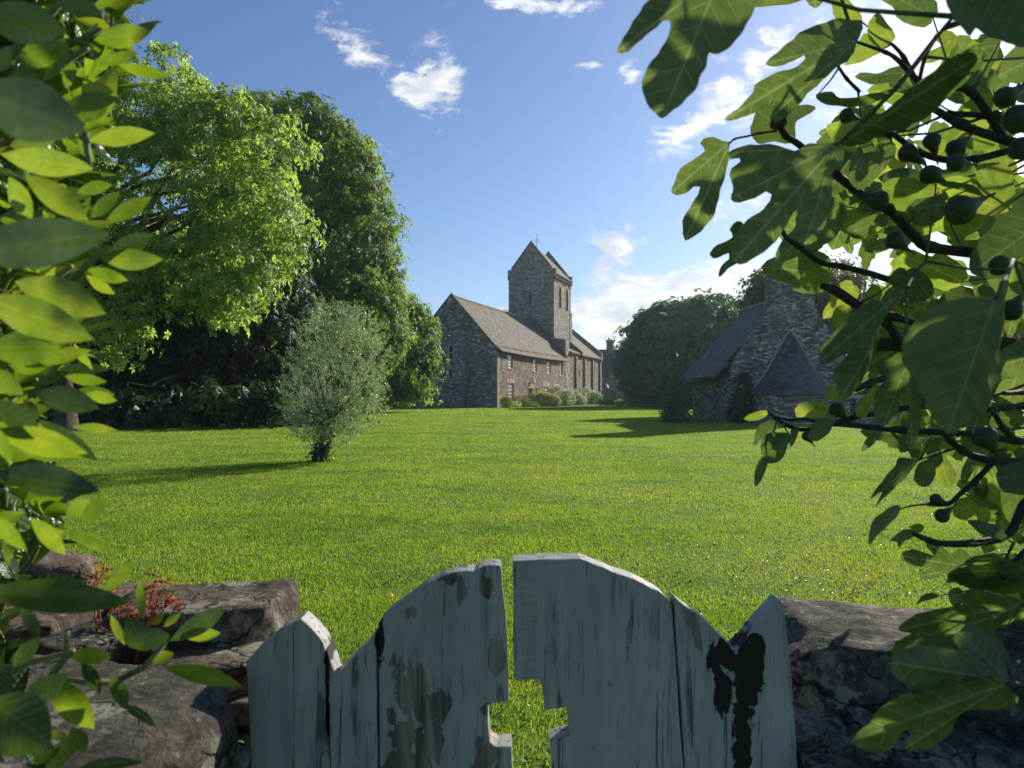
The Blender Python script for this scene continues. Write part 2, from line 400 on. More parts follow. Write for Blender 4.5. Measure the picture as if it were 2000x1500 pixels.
def paint_mat():
    """white paint, darkened to grey for the shaded front, with cracks, flaked spots and two large worn patches (object space = metres on the gate)"""
    m, t = new_mat('flaking_gate_paint')
    o = t.n('ShaderNodeTexCoord').outputs['Object']
    sp = t.n('ShaderNodeSeparateXYZ', {0: o})
    grain = t.noise(t.vm('MULTIPLY', o, (38, 38, 2.6)), 1.0, 7, .62, .8)
    mid = t.noise(t.vm('MULTIPLY', o, (16, 16, 5.0)), 1.0, 6, .65, .4)
    big = t.noise(o, 7, 4, .6)
    c = t.mix(t.sm(grain, .35, .75), (.39, .388, .368), (.28, .282, .265))
    c = t.mix(t.sm(big, .4, .7, 0, .5), c, (.27, .278, .258))
    dirt = t.m('MULTIPLY', t.sm(t.noise(t.vm('MULTIPLY', o, (90, 90, 14)), 1.0, 6, .7), .48, .66), t.sm(t.noise(o, 5, 4, .6), .38, .62))
    c = t.mix(t.m('MULTIPLY', dirt, .55), c, (.085, .095, .09))
    # fine upright cracks
    crack = t.m('MULTIPLY', t.sm(t.noise(t.vm('MULTIPLY', o, (75, 75, 3.4)), 1.0, 5, .6, 1.0), .585, .625), t.sm(t.noise(o, 9, 3, .6), .42, .60))
    def blob(px, py, rx, ry, thr=0.0):
        c0 = P(px, py, GATE_D)
        dx = t.m('MULTIPLY', t.m('SUBTRACT', sp.outputs[0], c0.x), F / GATE_D / rx)
        dz = t.m('MULTIPLY', t.m('SUBTRACT', sp.outputs[2], c0.z), F / GATE_D / ry)
        r = t.m('SQRT', t.m('MULTIPLY_ADD', dx, dx, t.m('MULTIPLY', dz, dz)))
        return t.m('SUBTRACT', 1.0, r)
    def union(bl):
        x = bl[0]
        for y in bl[1:]:
            x = t.m('MAXIMUM', x, y)
        return x
    edge = t.m('MULTIPLY', t.m('SUBTRACT', t.noise(t.vm('MULTIPLY', o, (60, 60, 30)), 1.0, 6, .65, .6), .5), 2.2)
    edge2 = t.m('MULTIPLY', t.m('SUBTRACT', t.noise(t.vm('MULTIPLY', o, (36, 36, 12)), 1.0, 6, .6, .6), .5), 4.2)
    blk = union([blob(1400, 1285, 26, 42), blob(1432, 1292, 44, 26), blob(1412, 1345, 22, 55), blob(1455, 1330, 26, 110), blob(1450, 1440, 22, 110),
                 blob(1476, 1290, 20, 62), blob(640, 1300, 7, 60), blob(742, 1250, 10, 50), blob(640, 1390, 5, 60)])
    brn = union([blob(765, 1300, 22, 40), blob(800, 1350, 36, 50), blob(835, 1385, 40, 36), blob(858, 1380, 20, 42), blob(790, 1440, 60, 36),
                 blob(845, 1450, 32, 60), blob(760, 1400, 18, 30), blob(785, 1490, 60, 40), blob(972, 1285, 18, 34), blob(800, 1195, 20, 20), blob(903, 1150, 11, 36),
                 blob(948, 1150, 17, 26), blob(960, 1385, 18, 12), blob(945, 1480, 30, 40), blob(885, 1130, 50, 10)])
    kb = t.sm(t.m('ADD', blk, t.m('MULTIPLY', edge, 1.0)), .12, .17)
    kn = t.sm(t.m('ADD', brn, t.m('MULTIPLY', edge2, .95)), .16, .20)
    spots = t.sm(mid, .635, .655)
    wood = t.mix(t.sm(grain, .4, .62), (.27, .235, .19), (.085, .072, .06))
    c = t.mix(t.m('MULTIPLY', crack, .85), c, (.06, .06, .055))
    c = t.mix(t.m('MULTIPLY', spots, .85), c, wood)
    c = t.mix(kn, c, wood)
    c = t.mix(kb, c, (.014, .012, .011))
    lost = t.m('MAXIMUM', t.m('MAXIMUM', kb, kn), t.m('MAXIMUM', spots, crack))
    ridges = t.n('ShaderNodeTexWave', {'Vector': o, 'Scale': 26.0, 'Distortion': 5.0, 'Detail': 3.0, 'Detail Scale': 1.4}, bands_direction='Z')
    rz = t.m('MULTIPLY', t.m('MULTIPLY', ridges.outputs['Fac'], t.sm(sp.outputs[0], P(1010, 0, GATE_D).x, P(1130, 0, GATE_D).x, .22, 0)), t.m('GREATER_THAN', sp.outputs[0], 0.0))
    h = t.m('ADD', t.m('SUBTRACT', t.m('MULTIPLY', grain, .35), t.m('MULTIPLY', lost, .5)), rz)
    bp = t.n('ShaderNodeBump', {'Strength': .8, 'Distance': .004, 'Height': h})
    s = t.n('ShaderNodeBsdfPrincipled', {'Base Color': c, 'Roughness': .62, 'Normal': bp})
    s.inputs['Specular IOR Level'].default_value = .3
    finish(t, s)
    return m
GATE_D = 1.05
M['gate_paint'] = paint_mat()

# ------------------------------------------------------------------ mesh helpers
class MB:
    def __init__(s):
        s.v = []; s.f = []; s.mi = []; s.luv = []
    def add(s, vs, fs, mi=0):
        o = len(s.v)
        s.v.extend([tuple(v) for v in vs])
        for f in fs:
            s.f.append(tuple(i + o for i in f)); s.mi.append(mi)
        return s
    def quad(s, a, b, c, d, mi=0):
        return s.add([a, b, c, d], [(0, 1, 2, 3)], mi)
    def box(s, x0, x1, y0, y1, z0, z1, mi=0):
        vs = [(x, y, z) for z in (z0, z1) for y in (y0, y1) for x in (x0, x1)]
        return s.add(vs, [(0, 2, 3, 1), (4, 5, 7, 6), (0, 1, 5, 4), (2, 6, 7, 3), (0, 4, 6, 2), (1, 3, 7, 5)], mi)
    def prism(s, poly, vec, mi=0):
        """closed solid: polygon (3-D points) pushed along vec"""
        n = len(poly)
        a = [Vector(p) for p in poly]; b = [p + Vector(vec) for p in a]
        return s.add(a + b, [tuple(range(n)), tuple(range(2 * n - 1, n - 1, -1))] + [(i, i + n, (i + 1) % n + n, (i + 1) % n) for i in range(n)], mi)
    def tube(s, pts, rad, seg=7, mi=0, cap=True):
        pts = [Vector(p) for p in pts]
        n = len(pts)
        if not hasattr(rad, '__len__'):
            rad = [rad] * n
        rings = []
        up = Vector((0.31, 0.17, .93))
        for i, p in enumerate(pts):
            d = (pts[min(i + 1, n - 1)] - pts[max(i - 1, 0)])
            d = d.normalized() if d.length > 1e-9 else Vector((0, 0, 1))
            a = d.cross(up)
            if a.length < 1e-3:
                a = d.cross(Vector((1, 0, 0)))
            a.normalize(); b = d.cross(a)
            rings.append([p + (a * math.cos(2 * math.pi * k / seg) + b * math.sin(2 * math.pi * k / seg)) * rad[i] for k in range(seg)])
        vs = [q for r in rings for q in r]
        fs = [(i * seg + k, i * seg + (k + 1) % seg, (i + 1) * seg + (k + 1) % seg, (i + 1) * seg + k) for i in range(n - 1) for k in range(seg)]
        if cap:
            fs += [tuple(range(seg - 1, -1, -1)), tuple((n - 1) * seg + k for k in range(seg))]
        return s.add(vs, fs, mi)
    def build(s, name, mats, parent=None, smooth=False, uv=True, loc=None):
        me = bpy.data.meshes.new(name)
        me.from_pydata(s.v, [], s.f)
        for m_ in (mats if isinstance(mats, (list, tuple)) else [mats]):
            me.materials.append(M[m_] if isinstance(m_, str) else m_)
        if any(s.mi):
            me.polygons.foreach_set('material_index', s.mi)
        if smooth:
            me.polygons.foreach_set('use_smooth', [True] * len(s.f))
        if uv:
            lay = me.uv_layers.new(name='UVMap')
            for p in me.polygons:
                nrm = p.normal
                h = Vector((0, 0, 1)).cross(nrm)
                h = h.normalized() if h.length > .05 else Vector((1, 0, 0))
                vv = nrm.cross(h)
                for li in p.loop_indices:
                    co = me.vertices[me.loops[li].vertex_index].co
                    lay.data[li].uv = (co.dot(h), co.dot(vv))
        if s.luv:
            lay = me.uv_layers.new(name='Leaf')
            lay.data.foreach_set('uv', [c for q in s.luv for c in q])
        me.update()
        o = bpy.data.objects.new(name, me)
        COL.objects.link(o)
        if parent:
            o.parent = parent
        if loc:
            o.location = loc
        return o

def np_mesh(name, verts, faces, mats, parent=None, smooth=False, midx=None, vuv=None):
    """verts (n,3), faces (m,k) numpy arrays -> one mesh object"""
    me = bpy.data.meshes.new(name)
    nv, (nf, k) = len(verts), faces.shape
    me.vertices.add(nv); me.loops.add(nf * k); me.polygons.add(nf)
    me.vertices.foreach_set('co', np.ascontiguousarray(verts, dtype=np.float32).ravel())
    me.loops.foreach_set('vertex_index', np.ascontiguousarray(faces, dtype=np.int32).ravel())
    me.polygons.foreach_set('loop_start', np.arange(0, nf * k, k, dtype=np.int32))
    for m_ in (mats if isinstance(mats, (list, tuple)) else [mats]):
        me.materials.append(M[m_])
    if midx is not None:
        me.polygons.foreach_set('material_index', np.ascontiguousarray(midx, dtype=np.int32))
    if smooth:
        me.polygons.foreach_set('use_smooth', np.ones(nf, dtype=bool))
    if vuv is not None:
        lay = me.uv_layers.new(name='Leaf')
        lay.data.foreach_set('uv', np.ascontiguousarray(np.asarray(vuv, dtype=np.float32)[faces.ravel()]).ravel())
    me.update(calc_edges=True)
    o = bpy.data.objects.new(name, me)
    COL.objects.link(o)
    if parent:
        o.parent = parent
    return o

def tag(o, label=None, cat=None, group=None, kind=None):
    if label: o['label'] = label
    if cat: o['category'] = cat
    if group: o['group'] = group
    if kind: o['kind'] = kind
    return o

def thing(name, label, cat, loc=(0, 0, 0), rz=0.0, group=None):
    o = bpy.data.objects.new(name, None)
    COL.objects.link(o)
    o.location = loc; o.rotation_euler = (0, 0, rz); o.empty_display_size = .2
    return tag(o, label, cat, group)

def holed_wall(mb, org, ax, inn, x0, x1, z0, z1, holes, depth, mi=0):
    """upright wall face from org along ax; rectangular openings (x0,x1,z0,z1) with reveals going in along inn"""
    org, ax, inn = Vector(org), Vector(ax), Vector(inn)
    pt = lambda x, z, d=0: org + ax * x + Vector((0, 0, z)) + inn * d
    xs = sorted({x0, x1, *[h[0] for h in holes], *[h[1] for h in holes]})
    zs = sorted({z0, z1, *[h[2] for h in holes], *[h[3] for h in holes]})
    for i in range(len(xs) - 1):
        for j in range(len(zs) - 1):
            cx, cz = (xs[i] + xs[i + 1]) / 2, (zs[j] + zs[j + 1]) / 2
            if any(h[0] < cx < h[1] and h[2] < cz < h[3] for h in holes):
                continue
            mb.quad(pt(xs[i], zs[j]), pt(xs[i + 1], zs[j]), pt(xs[i + 1], zs[j + 1]), pt(xs[i], zs[j + 1]), mi)
    for (a, b, c, d) in holes:
        mb.quad(pt(a, c), pt(a, d), pt(a, d, depth), pt(a, c, depth), mi)
        mb.quad(pt(b, d), pt(b, c), pt(b, c, depth), pt(b, d, depth), mi)
        mb.quad(pt(a, d), pt(b, d), pt(b, d, depth), pt(a, d, depth), mi)
        mb.quad(pt(b, c), pt(a, c), pt(a, c, depth), pt(b, c, depth), mi)

def window(parent, x0, x1, z0, z1, y, cols, rows, name='window', frame_m='white_paint'):
    """casement in the local x-z plane facing -y, its face at y"""
    f = MB()
    w_ = .10
    f.box(x0, x0 + w_, y, y + .06, z0, z1); f.box(x1 - w_, x1, y, y + .06, z0, z1)
    f.box(x0 + w_, x1 - w_, y, y + .06, z0, z0 + w_); f.box(x0 + w_, x1 - w_, y, y + .06, z1 - w_, z1)
    for i in range(1, cols):
        xx = x0 + (x1 - x0) * i / cols
        ww = .07 if i * 2 == cols else .035
        f.box(xx - ww, xx + ww, y + .002, y + .05, z0 + w_, z1 - w_)
    for j in range(1, rows):
        zz = z0 + (z1 - z0) * j / rows
        f.box(x0 + w_, x1 - w_, y + .004, y + .048, zz - .032, zz + .032)
    fo = f.build(name, frame_m, parent)
    MB().quad((x0 + w_, y + .03, z0 + w_), (x1 - w_, y + .03, z0 + w_), (x1 - w_, y + .03, z1 - w_), (x0 + w_, y + .03, z1 - w_)).build('pane', 'glass', fo)
    return fo

# ------------------------------------------------------------------ ground
g = MB()
nx = 60
xs_ = [-1500, -600, -250, -120] + [-80 + i * 4 for i in range(41)] + [120, 250, 600, 1500]
ys_ = [-60, -20, 0] + [2 + i * 3 for i in range(40)] + [140, 200, 350, 700, 1500, 3000]
vs = [(x, y, 0) for y in ys_ for x in xs_]
fs = [(j * len(xs_) + i, j * len(xs_) + i + 1, (j + 1) * len(xs_) + i + 1, (j + 1) * len(xs_) + i) for j in range(len(ys_) - 1) for i in range(len(xs_) - 1)]
g.add(vs, fs)
tag(g.build('lawn', 'lawn', uv=False), kind='structure')

# ------------------------------------------------------------------ church (local: x along the facade going away, y into the building, z up)
TH = 0.36690
CA = Vector((-1.5726, 76.371))
cu = Vector((math.sin(TH), math.cos(TH))); cn = Vector((-math.cos(TH), math.sin(TH)))
church = thing('church', 'old stone church and attached house with square gabled tower, beyond the lawn', 'church', (CA.x, CA.y, 0), math.pi / 2 - TH)
def on_facade(px, py, s=0.0):
    """point of the facade plane y=s seen at a pixel of the photograph -> local x, z"""
    k = (px - 1000) / F
    a = CA + cn * s
    x = (k * a.y - a.x) / (cu.x - k * cu.y)
    d = a.y + cu.y * x
    return x, EYE + (770 - py) * d / F
def on_gable(px, py, x=0.0):
    k = (px - 1000) / F
    a = CA + cu * x
    s = (k * a.y - a.x) / (cn.x - k * cn.y)
    d = a.y + cn.y * s
    return s, EYE + (770 - py) * d / F
EZ, RZ, HW, TX = 6.2, 12.35, 5.5, 25.4
WID = 2 * HW
# --- facade openings measured on the photograph
def rect(a, b, c, d, s=0.0):
    x0, z1 = on_facade(a, c, s); x1, z0 = on_facade(b, d, s)
    xm, zt = on_facade((a + b) / 2, c, s); xm, zb = on_facade((a + b) / 2, d, s)
    return (x0, x1, max(zb, .02), zt)
wins = [rect(991.9, 1001.2, 693.2, 719.5), rect(1041.6, 1048.6, 701.6, 725.7), rect(1068.5, 1075.7, 706.5, 729.6), rect(1092.7, 1099, 710, 732.4)]
french = rect(992, 1003, 748.5, 788)
lows = [rect(1061.5, 1071.6, 755.5, 778), rect(1081.5, 1091, 757, 778)]
doorr = rect(1031.7, 1040.2, 758.3, 791)
niche = rect(1046, 1049.4, 757, 767)
slit = rect(1108.8, 1111, 718, 732)
hol = wins + [french] + lows + [doorr, niche, slit]
wl = MB()
holed_wall(wl, (0, 0, 0), (1, 0, 0), (0, 1, 0), 0, TX + 3.0, 0, EZ + .5, hol, .38)
wl.quad((0, WID, 0), (TX, WID, 0), (TX, WID, EZ), (0, WID, EZ))
wl.quad((TX + 3, 0, 0), (TX + 3, 2.0, 0), (TX + 3, 2, EZ + .5), (TX + 3, 0, EZ + .5))
wl.build('house_front_wall', 'church_wall', church)
gw = MB()
gw.prism([(0.002, .002, 0), (0.002, WID, 0), (0.002, WID, EZ), (0.002, HW, RZ + .12), (0.002, -.05, EZ + .0), (0.002, .002, EZ - .05)], (.55, 0, 0))
gwo = gw.build('gable_wall', 'gable_wall', church)
# quoins up the near corner
q = MB()
random.seed(3)
z = 0.0
while z < 5.9:
    h = random.uniform(.22, .38)
    q.box(-.02, random.choice([.42, .65, .55]), -.022, .12, z, min(z + h - .015, 6.0)); z += h
q.build('corner_stones', 'dressed', church)
# roof of the house
def roof_slab(mb, prof, x0, x1, th=.18, sag=0.0, nseg=10):
    xs = [x0 + (x1 - x0) * i / nseg for i in range(nseg + 1)]
    n = len(prof)
    vs = []
    for x in xs:
        s_ = sag * math.sin(math.pi * (x - x0) / (x1 - x0))
        vs += [(x, y, z - s_) for y, z in prof] + [(x, y, z - s_ - th) for y, z in prof]
    fs = []
    for i in range(nseg):
        o, p = i * 2 * n, (i + 1) * 2 * n
        for k in range(n - 1):
            fs.append((o + k, o + k + 1, p + k + 1, p + k)); fs.append((o + n + k, p + n + k, p + n + k + 1, o + n + k + 1))
        fs.append((o, p, p + n, o + n)); fs.append((o + n - 1, o + 2 * n - 1, p + 2 * n - 1, p + n - 1))
    e = nseg * 2 * n
    for k in range(n - 1):
        fs.append((k, n + k, n + k + 1, k + 1)); fs.append((e + k, e + k + 1, e + n + k + 1, e + n + k))
    mb.add(vs, fs)
prof = [(-.42, EZ - .02), (.35, EZ + .70), (1.2, EZ + 1.62), (HW, RZ)]
rf = MB()
roof_slab(rf, prof, .12, TX + .02, .1, .14, 14)
roof_slab(rf, [(WID - y, z) for y, z in prof], .12, TX + .02, .2, .1, 14)
roof = rf.build('roof', 'church_roof', church)
rd = MB(); rd.tube([(.3 + i * 1.2, HW, RZ + .03 - .12 * math.sin(math.pi * (.3 + i * 1.2) / TX)) for i in range(21)], .16, 6)
rd.build('ridge_tiles', 'dressed', roof)
cp = MB()
for a, b in (((-.1, EZ + .06), (HW + .02, RZ + .16)), ((WID + .1, EZ + .06), (HW - .02, RZ + .16))):
    d = 1 if b[0] > a[0] else -1
    cp.prism([(-.06, a[0], a[1]), (-.06, b[0], b[1]), (-.06, b[0], b[1] + .13), (-.06, a[0], a[1] + .13)], (.5, 0, 0))
cp.build('gable_coping', 'coping', roof)
gt = MB(); gt.tube([(i * 1.28 + .1, -.46, EZ - .10 - .14 * math.sin(math.pi * i / 20)) for i in range(21)], .07, 6)
gt.build('gutter', 'dark_wood', roof)  # coloured dark to stand for the thin shadow line under the eaves
ch = MB(); s0 = 7.4
ch.box(TX - 4.6, TX - .6, s0, s0 + 1.6, 9.0, 12.75); ch.box(TX - 4.75, TX - .5, s0 - .12, s0 + 1.72, 12.75, 12.9)
ch.build('chimney', 'gable_wall', roof)
cm = MB(); cm.tube([(TX - 4.5, s0 + .2, 12.9), (TX - 4.5, s0 + .2, 13.25), (TX - 1.2, s0 + .2, 13.25), (TX - 1.2, s0 + .2, 12.9)], .04, 5)
cm.build('chimney_rail', 'metal', roof)
# gable buttress and windows
b0, _ = on_gable(912.5, 780); b1, _ = on_gable(892, 780)
_, bz = on_gable(902, 647)
bt = MB()
bt.prism([(-.9, b0, 0), (0, b0, 0), (0, b0, bz), (-.62, b0, bz - 1.9), (-.72, b0, 3.1), (-.9, b0, 2.8)], (0, b1 - b0, 0))
bt.build('buttress', 'gable_wall', church)
bt = MB(); bt.prism([(-.7, WID - 1.0, 0), (0, WID - 1.0, 0), (0, WID - 1.0, 6.2), (-.5, WID - 1.0, 4.6)], (0, 1.0, 0))
bt.build('buttress', 'gable_wall', church)
for (a, b, c, d) in ((878, 884, 676, 702), (878, 883, 721, 739)):
    sa, zt = on_gable(b, c); sb, zb = on_gable(a, d)
    fr = MB()
    fr.box(-.05, .0, sa - .25, sa, zb - .2, zt + .25); fr.box(-.05, .0, sb, sb + .25, zb - .2, zt + .25)
    fr.box(-.055, .0, sa, sb, zt, zt + .28); fr.box(-.06, .0, sa, sb, zb - .2, zb)
    if c < 700:
        fr.box(-.045, .0, sa, sb, (zt + zb) / 2 - .08, (zt + zb) / 2 + .08)
    fo = fr.build('window', 'dressed', church)
    MB().quad((-.012, sa, zb), (-.012, sa, zt), (-.012, sb, zt), (-.012, sb, zb)).build('pane', 'void', fo)
sa, zt = on_gable(944, 683); sb, zb = on_gable(941.3, 689)
MB().box(-.012, .01, sa, sb, zb, zt).build('wall_hole', 'void', church)
# facade windows, lintels, door, lamp
for r in wins:
    window(church, r[0], r[1], r[2], r[3], .10, 2, 4)
    MB().box(r[0] - .12, r[1] + .12, -.06, .2, r[2] - .12, r[2] - .002).build('sill', 'dressed', church)
window(church, french[0], french[1], french[2], french[3], .10, 4, 6, 'french_window')
for r in lows:
    window(church, r[0], r[1], r[2], r[3], .10, 4, 4)
for r, k in ((french, .5), (lows[0], .55), (lows[1], .5), (doorr, .45)):
    MB().box(r[0] - .35, r[1] + .35, -.04, .12, r[3] + .004, r[3] + k).build('lintel', 'dressed', church)
dr = MB(); dr.box(doorr[0] + .02, doorr[1] - .02, .30, .36, .03, doorr[3] - .02)
for k in range(1, 5):
    xx = doorr[0] + (doorr[1] - doorr[0]) * k / 5
    dr.box(xx - .015, xx + .015, .29, .3, .05, doorr[3] - .05)
do = dr.build('door', 'grey_paint', church)
MB().tube([(doorr[1] - .25, .27, 1.05), (doorr[1] - .25, .2, 1.05), (doorr[1] - .38, .2, 1.05)], .02, 5).build('handle', 'metal', do)
for r in (niche, slit):
    MB().quad((r[0], .3, r[2]), (r[1], .3, r[2]), (r[1], .3, r[3]), (r[0], .3, r[3])).build('slit_window', 'void', church)
MB().box(niche[0] - .12, niche[1] + .15, -.03, .1, niche[3], niche[3] + .18).build('lintel', 'dressed', church)
lx, lz = on_facade(1037.5, 743.6)
lm = MB(); lm.tube([(lx, 0, lz + .1), (lx, -.18, lz + .16), (lx, -.3, lz + .05)], .03, 6)
lmo = lm.build('wall_lamp', 'metal', church)
bm = bmesh.new(); bmesh.ops.create_uvsphere(bm, u_segments=14, v_segments=10, radius=.22)
gl = MB(); gl.add([v.co + Vector((lx, -.3, lz - .12)) for v in bm.verts], [[v.index for v in f.verts] for f in bm.faces]); bm.free()
gl.build('lamp_globe', 'white_paint', lmo, smooth=True)

# --- tower
TS0, TS1, TX1, TZ = 1.7, 8.6, TX + 8.5, 18.9
TC = (TS0 + TS1) / 2
tw = MB()
lou = [rect(1091.8, 1096, 556, 602, TS0), rect(1105.2, 1109.3, 561, 607, TS0)]
f_sl = [on_gable(1037.3, 570, TX), on_gable(1033.6, 599, TX)]
front_hole = (f_sl[0][0], f_sl[1][0], f_sl[1][1], f_sl[0][1])
# right face (y = TS0), with lancet openings
holed_wall(tw, (0, TS0, 0), (1, 0, 0), (0, 1, 0), TX, TX1, 0, TZ, [(l[0], l[1], l[2], l[3]) for l in lou], .45)
holed_wall(tw, (TX, 0, 0), (0, 1, 0), (1, 0, 0), TS0, TS1, 0, TZ, [front_hole], .5)
tw.quad((TX1, TS1, 0), (TX1, TS0, 0), (TX1, TS0, TZ), (TX1, TS1, TZ)); tw.quad((TX, TS1, 0), (TX1, TS1, 0), (TX1, TS1, TZ), (TX, TS1, TZ))
tower = tw.build('tower', 'tower_wall', church)
for l in lou:
    lv = MB()
    lv.quad((l[0], TS0 + .44, l[2]), (l[1], TS0 + .44, l[2]), (l[1], TS0 + .44, l[3]), (l[0], TS0 + .44, l[3]))
    n = 14
    for k in range(n):
        zz = l[2] + (l[3] - l[2]) * (k + .2) / n
        lv.prism([(l[0], TS0 + .18, zz), (l[0], TS0 + .42, zz + .18), (l[0], TS0 + .42, zz + .22), (l[0], TS0 + .18, zz + .04)], (l[1] - l[0], 0, 0))
    lv.build('louvre', 'louvre', tower)
for l in lou:
    hd = MB()   # pointed heads: two corner wedges close the square top of each opening
    xm = (l[0] + l[1]) / 2; h = .75
    for a, s in ((l[0], 1), (l[1], -1)):
        hd.prism([(a, TS0 - .03, l[3] + .25), (a, TS0 - .03, l[3] - h), (a + s * (xm - l[0]) * .45, TS0 - .03, l[3] - h * .45), (xm, TS0 - .03, l[3]), (xm, TS0 - .03, l[3] + .25)], (0, .3, 0))
    hd.box(l[0] - .25, l[0] - .02, TS0 - .03, TS0 + .02, l[2], l[3] - .4); hd.box(l[1] + .02, l[1] + .25, TS0 - .03, TS0 + .02, l[2], l[3] - .4)
    hd.build('arch_head', 'dressed', tower)
MB().quad((TX + .5, front_hole[0], front_hole[2]), (TX + .5, front_hole[1], front_hole[2]), (TX + .5, front_hole[1], front_hole[3]), (TX + .5, front_hole[0], front_hole[3])).build('slit_window', 'void', tower)
zc = on_facade(1100, 555, TS0)[1]
for a, b, k in ((TX, lou[0][0] - .3, 0), (lou[0][1] + .3, lou[1][0] - .3, .02), (lou[1][1] + .3, TX1, .04)):
    MB().box(a, b, TS0 - .08, TS0 + .01, zc - .1 - k, zc + .1 - k).build('string_course', 'coping', tower)
cb = MB()
for k in range(15):
    xx = TX + .2 + k * (8.1 / 14)
    cb.box(xx - .12, xx + .12, TS0 - .3, TS0 + .01, TZ - .95, TZ - .55)
cb.box(TX, TX1, TS0 - .32, TS0 + .012, TZ - .55, TZ - .28)
cb.build('corbel_table', 'coping', tower)
# tower gables
AP = 23.35
gb = MB()
def tgable(x0, x1):
    gb.prism([(x0, TS0 - .30, TZ - .9), (x0, TS1 + .15, TZ - .9), (x0, TS1 + .15, TZ + .55), (x0, TS1 - .45, TZ + .55), (x0, TC, AP), (x0, TS0 + .35, TZ + .45), (x0, TS0 - .30, TZ + .45)], (x1 - x0, 0, 0))
tgable(TX - .006, TX + .55); gb.build('tower_gable', 'tower_wall', tower)
gb = MB(); tgable(TX1 - .55, TX1 + .006); gb.build('tower_gable', 'tower_wall', tower)
for x0 in (TX - .08, TX1 - .6):
    cp = MB()
    for a, b in (((TS0 + .28, TZ + .5), (TC + .03, AP + .02)), ((TS1 - .38, TZ + .6), (TC - .03, AP + .02))):
        cp.prism([(x0, a[0], a[1]), (x0, b[0], b[1]), (x0, b[0], b[1] + .16), (x0, a[0], a[1] + .16)], (.68, 0, 0))
    cp.build('gable_coping', 'coping', tower)
tr_ = MB()
roof_slab(tr_, [(TS0 - .42, TZ - .30), (TS0 + .3, TZ + .35), (TC, AP - .75)], TX + .54, TX1 - .54, .15)
roof_slab(tr_, [(TS1 + .35, TZ - .20), (TS1 - .3, TZ + .35), (TC, AP - .75)], TX + .54, TX1 - .54, .15)
tr_.build('tower_roof', 'church_roof', tower)
vx = TX + 2.6
vn = MB(); vn.tube([(vx, TC, AP - 1.1), (vx, TC, AP + 1.55)], .035, 6)
vn.tube([(vx, TC - .38, AP + .62), (vx, TC + .38, AP + .55)], .025, 5); vn.tube([(vx - .3, TC, AP + .35), (vx + .35, TC, AP + .35)], .025, 5)
vn.prism([(vx, TC - .1, AP + .8), (vx, TC + .22, AP + .8), (vx, TC + .1, AP + .98)], (.02, 0, 0))
vn.build('weathervane_cross', 'metal', tower)
# stepped lower stage at the far corner, stub wall to the facade plane, lean-to
lo_ = MB()
z613 = on_facade(1118, 613, TS0)[1]
lo_.box(TX1 - .6, TX1 + .6, TS0 - .06, TS0 + 1.6, 0, z613)
lo_.build('tower_buttress', 'tower_wall', tower)
sb_ = MB()
zs = 9.15
sb_.prism([(TX - .01, -.02, 0), (TX - .01, TS0 + .1, 0), (TX - .01, TS0 + .1, zs + .35), (TX - .01, .6, zs + .12), (TX - .01, -.02, zs)], (1.9, 0, 0))
sb_.build('stair_stub', 'tower_wall', church)
fl = MB(); fl.prism([(TX - .1, -.3, EZ + .25), (TX - .1, .35, EZ + .95), (TX - .1, 1.2, EZ + 1.9), (TX - .1, HW - .2, RZ + .15), (TX - .1, HW - .2, RZ + .5), (TX - .1, 1.2, EZ + 2.2), (TX - .1, .35, EZ + 1.25), (TX - .1, -.3, EZ + .55)], (.12, 0, 0))
fl.build('flashing', 'coping', church)
NE, NRZ, TE = 7.55, 12.4, 45.45
ln = MB()
NS = -.02
nave_h = [rect(1113.6, 1115.8, 697, 706), rect(1129.7, 1132, 722.6, 736.5), rect(1143.6, 1145.2, 711, 736.6), rect(1159.4, 1161.6, 715, 738.7)]
holed_wall(ln, (0, NS, 0), (1, 0, 0), (0, 1, 0), TX + 1.9, TE, 0, NE, nave_h, .5)
ln.quad((TE, 0, 0), (TE, WID, 0), (TE, WID, NE), (TE, 0, NE)); ln.quad((TX1, WID, 0), (TE, WID, 0), (TE, WID, NE), (TX1, WID, NE))
nave = ln.build('nave_wall', 'church_wall', church)
for i, r in enumerate(nave_h):
    MB().quad((r[0], .46, r[2]), (r[1], .46, r[2]), (r[1], .46, r[3]), (r[0], .46, r[3])).build('slit_window', 'void' if i != 2 else 'table_wood', nave)
bu = [1122.5, 1139.5, 1155.3, 1169.5]
for px in bu:
    xx, _ = on_facade(px, 760)
    b = MB(); zt = NE - .35
    b.prism([(xx, -.32, 0), (xx, 0.01, 0), (xx, 0.01, zt), (xx, -.24, zt - .4)], (.95, 0, 0))
    b.build('buttress', 'church_wall', nave)
nr = MB()
npf = [(-.45, NE - .18), (.4, NE + .55), (HW, NRZ)]
roof_slab(nr, npf, TX1 - 1.2, TE - .5, .18)
roof_slab(nr, [(WID - y, z) for y, z in npf], TX1 - 1.2, TE - .5, .18)
nr.build('nave_roof', 'church_roof', church)
l2 = MB(); roof_slab(l2, [(-.4, NE - .05), (TS0 + .1, NE + 1.1)], TX + 1.95, TX1 - 1.22, .16)
l2.build('lean_to_roof', 'church_roof', church)
kb_ = MB(); kb_.prism([(TX1 - 1.3, -.5, NE - .3), (TX1 - 1.3, TS0, NE + 1.6), (TX1 - 1.3, TS0, NE + 2.1), (TX1 - 1.3, -.5, NE + .25)], (.3, 0, 0))
kb_.build('roof_parapet', 'coping', church)
ge = MB(); ge.prism([(TE - .5, -.45, NE - .6), (TE - .5, WID + .45, NE - .6), (TE - .5, WID + .45, NE + .5), (TE - .5, HW, NRZ + .6), (TE - .5, -.45, NE + .5)], (.6, 0, 0))
ge.build('east_gable', 'tower_wall', church)
cp = MB()
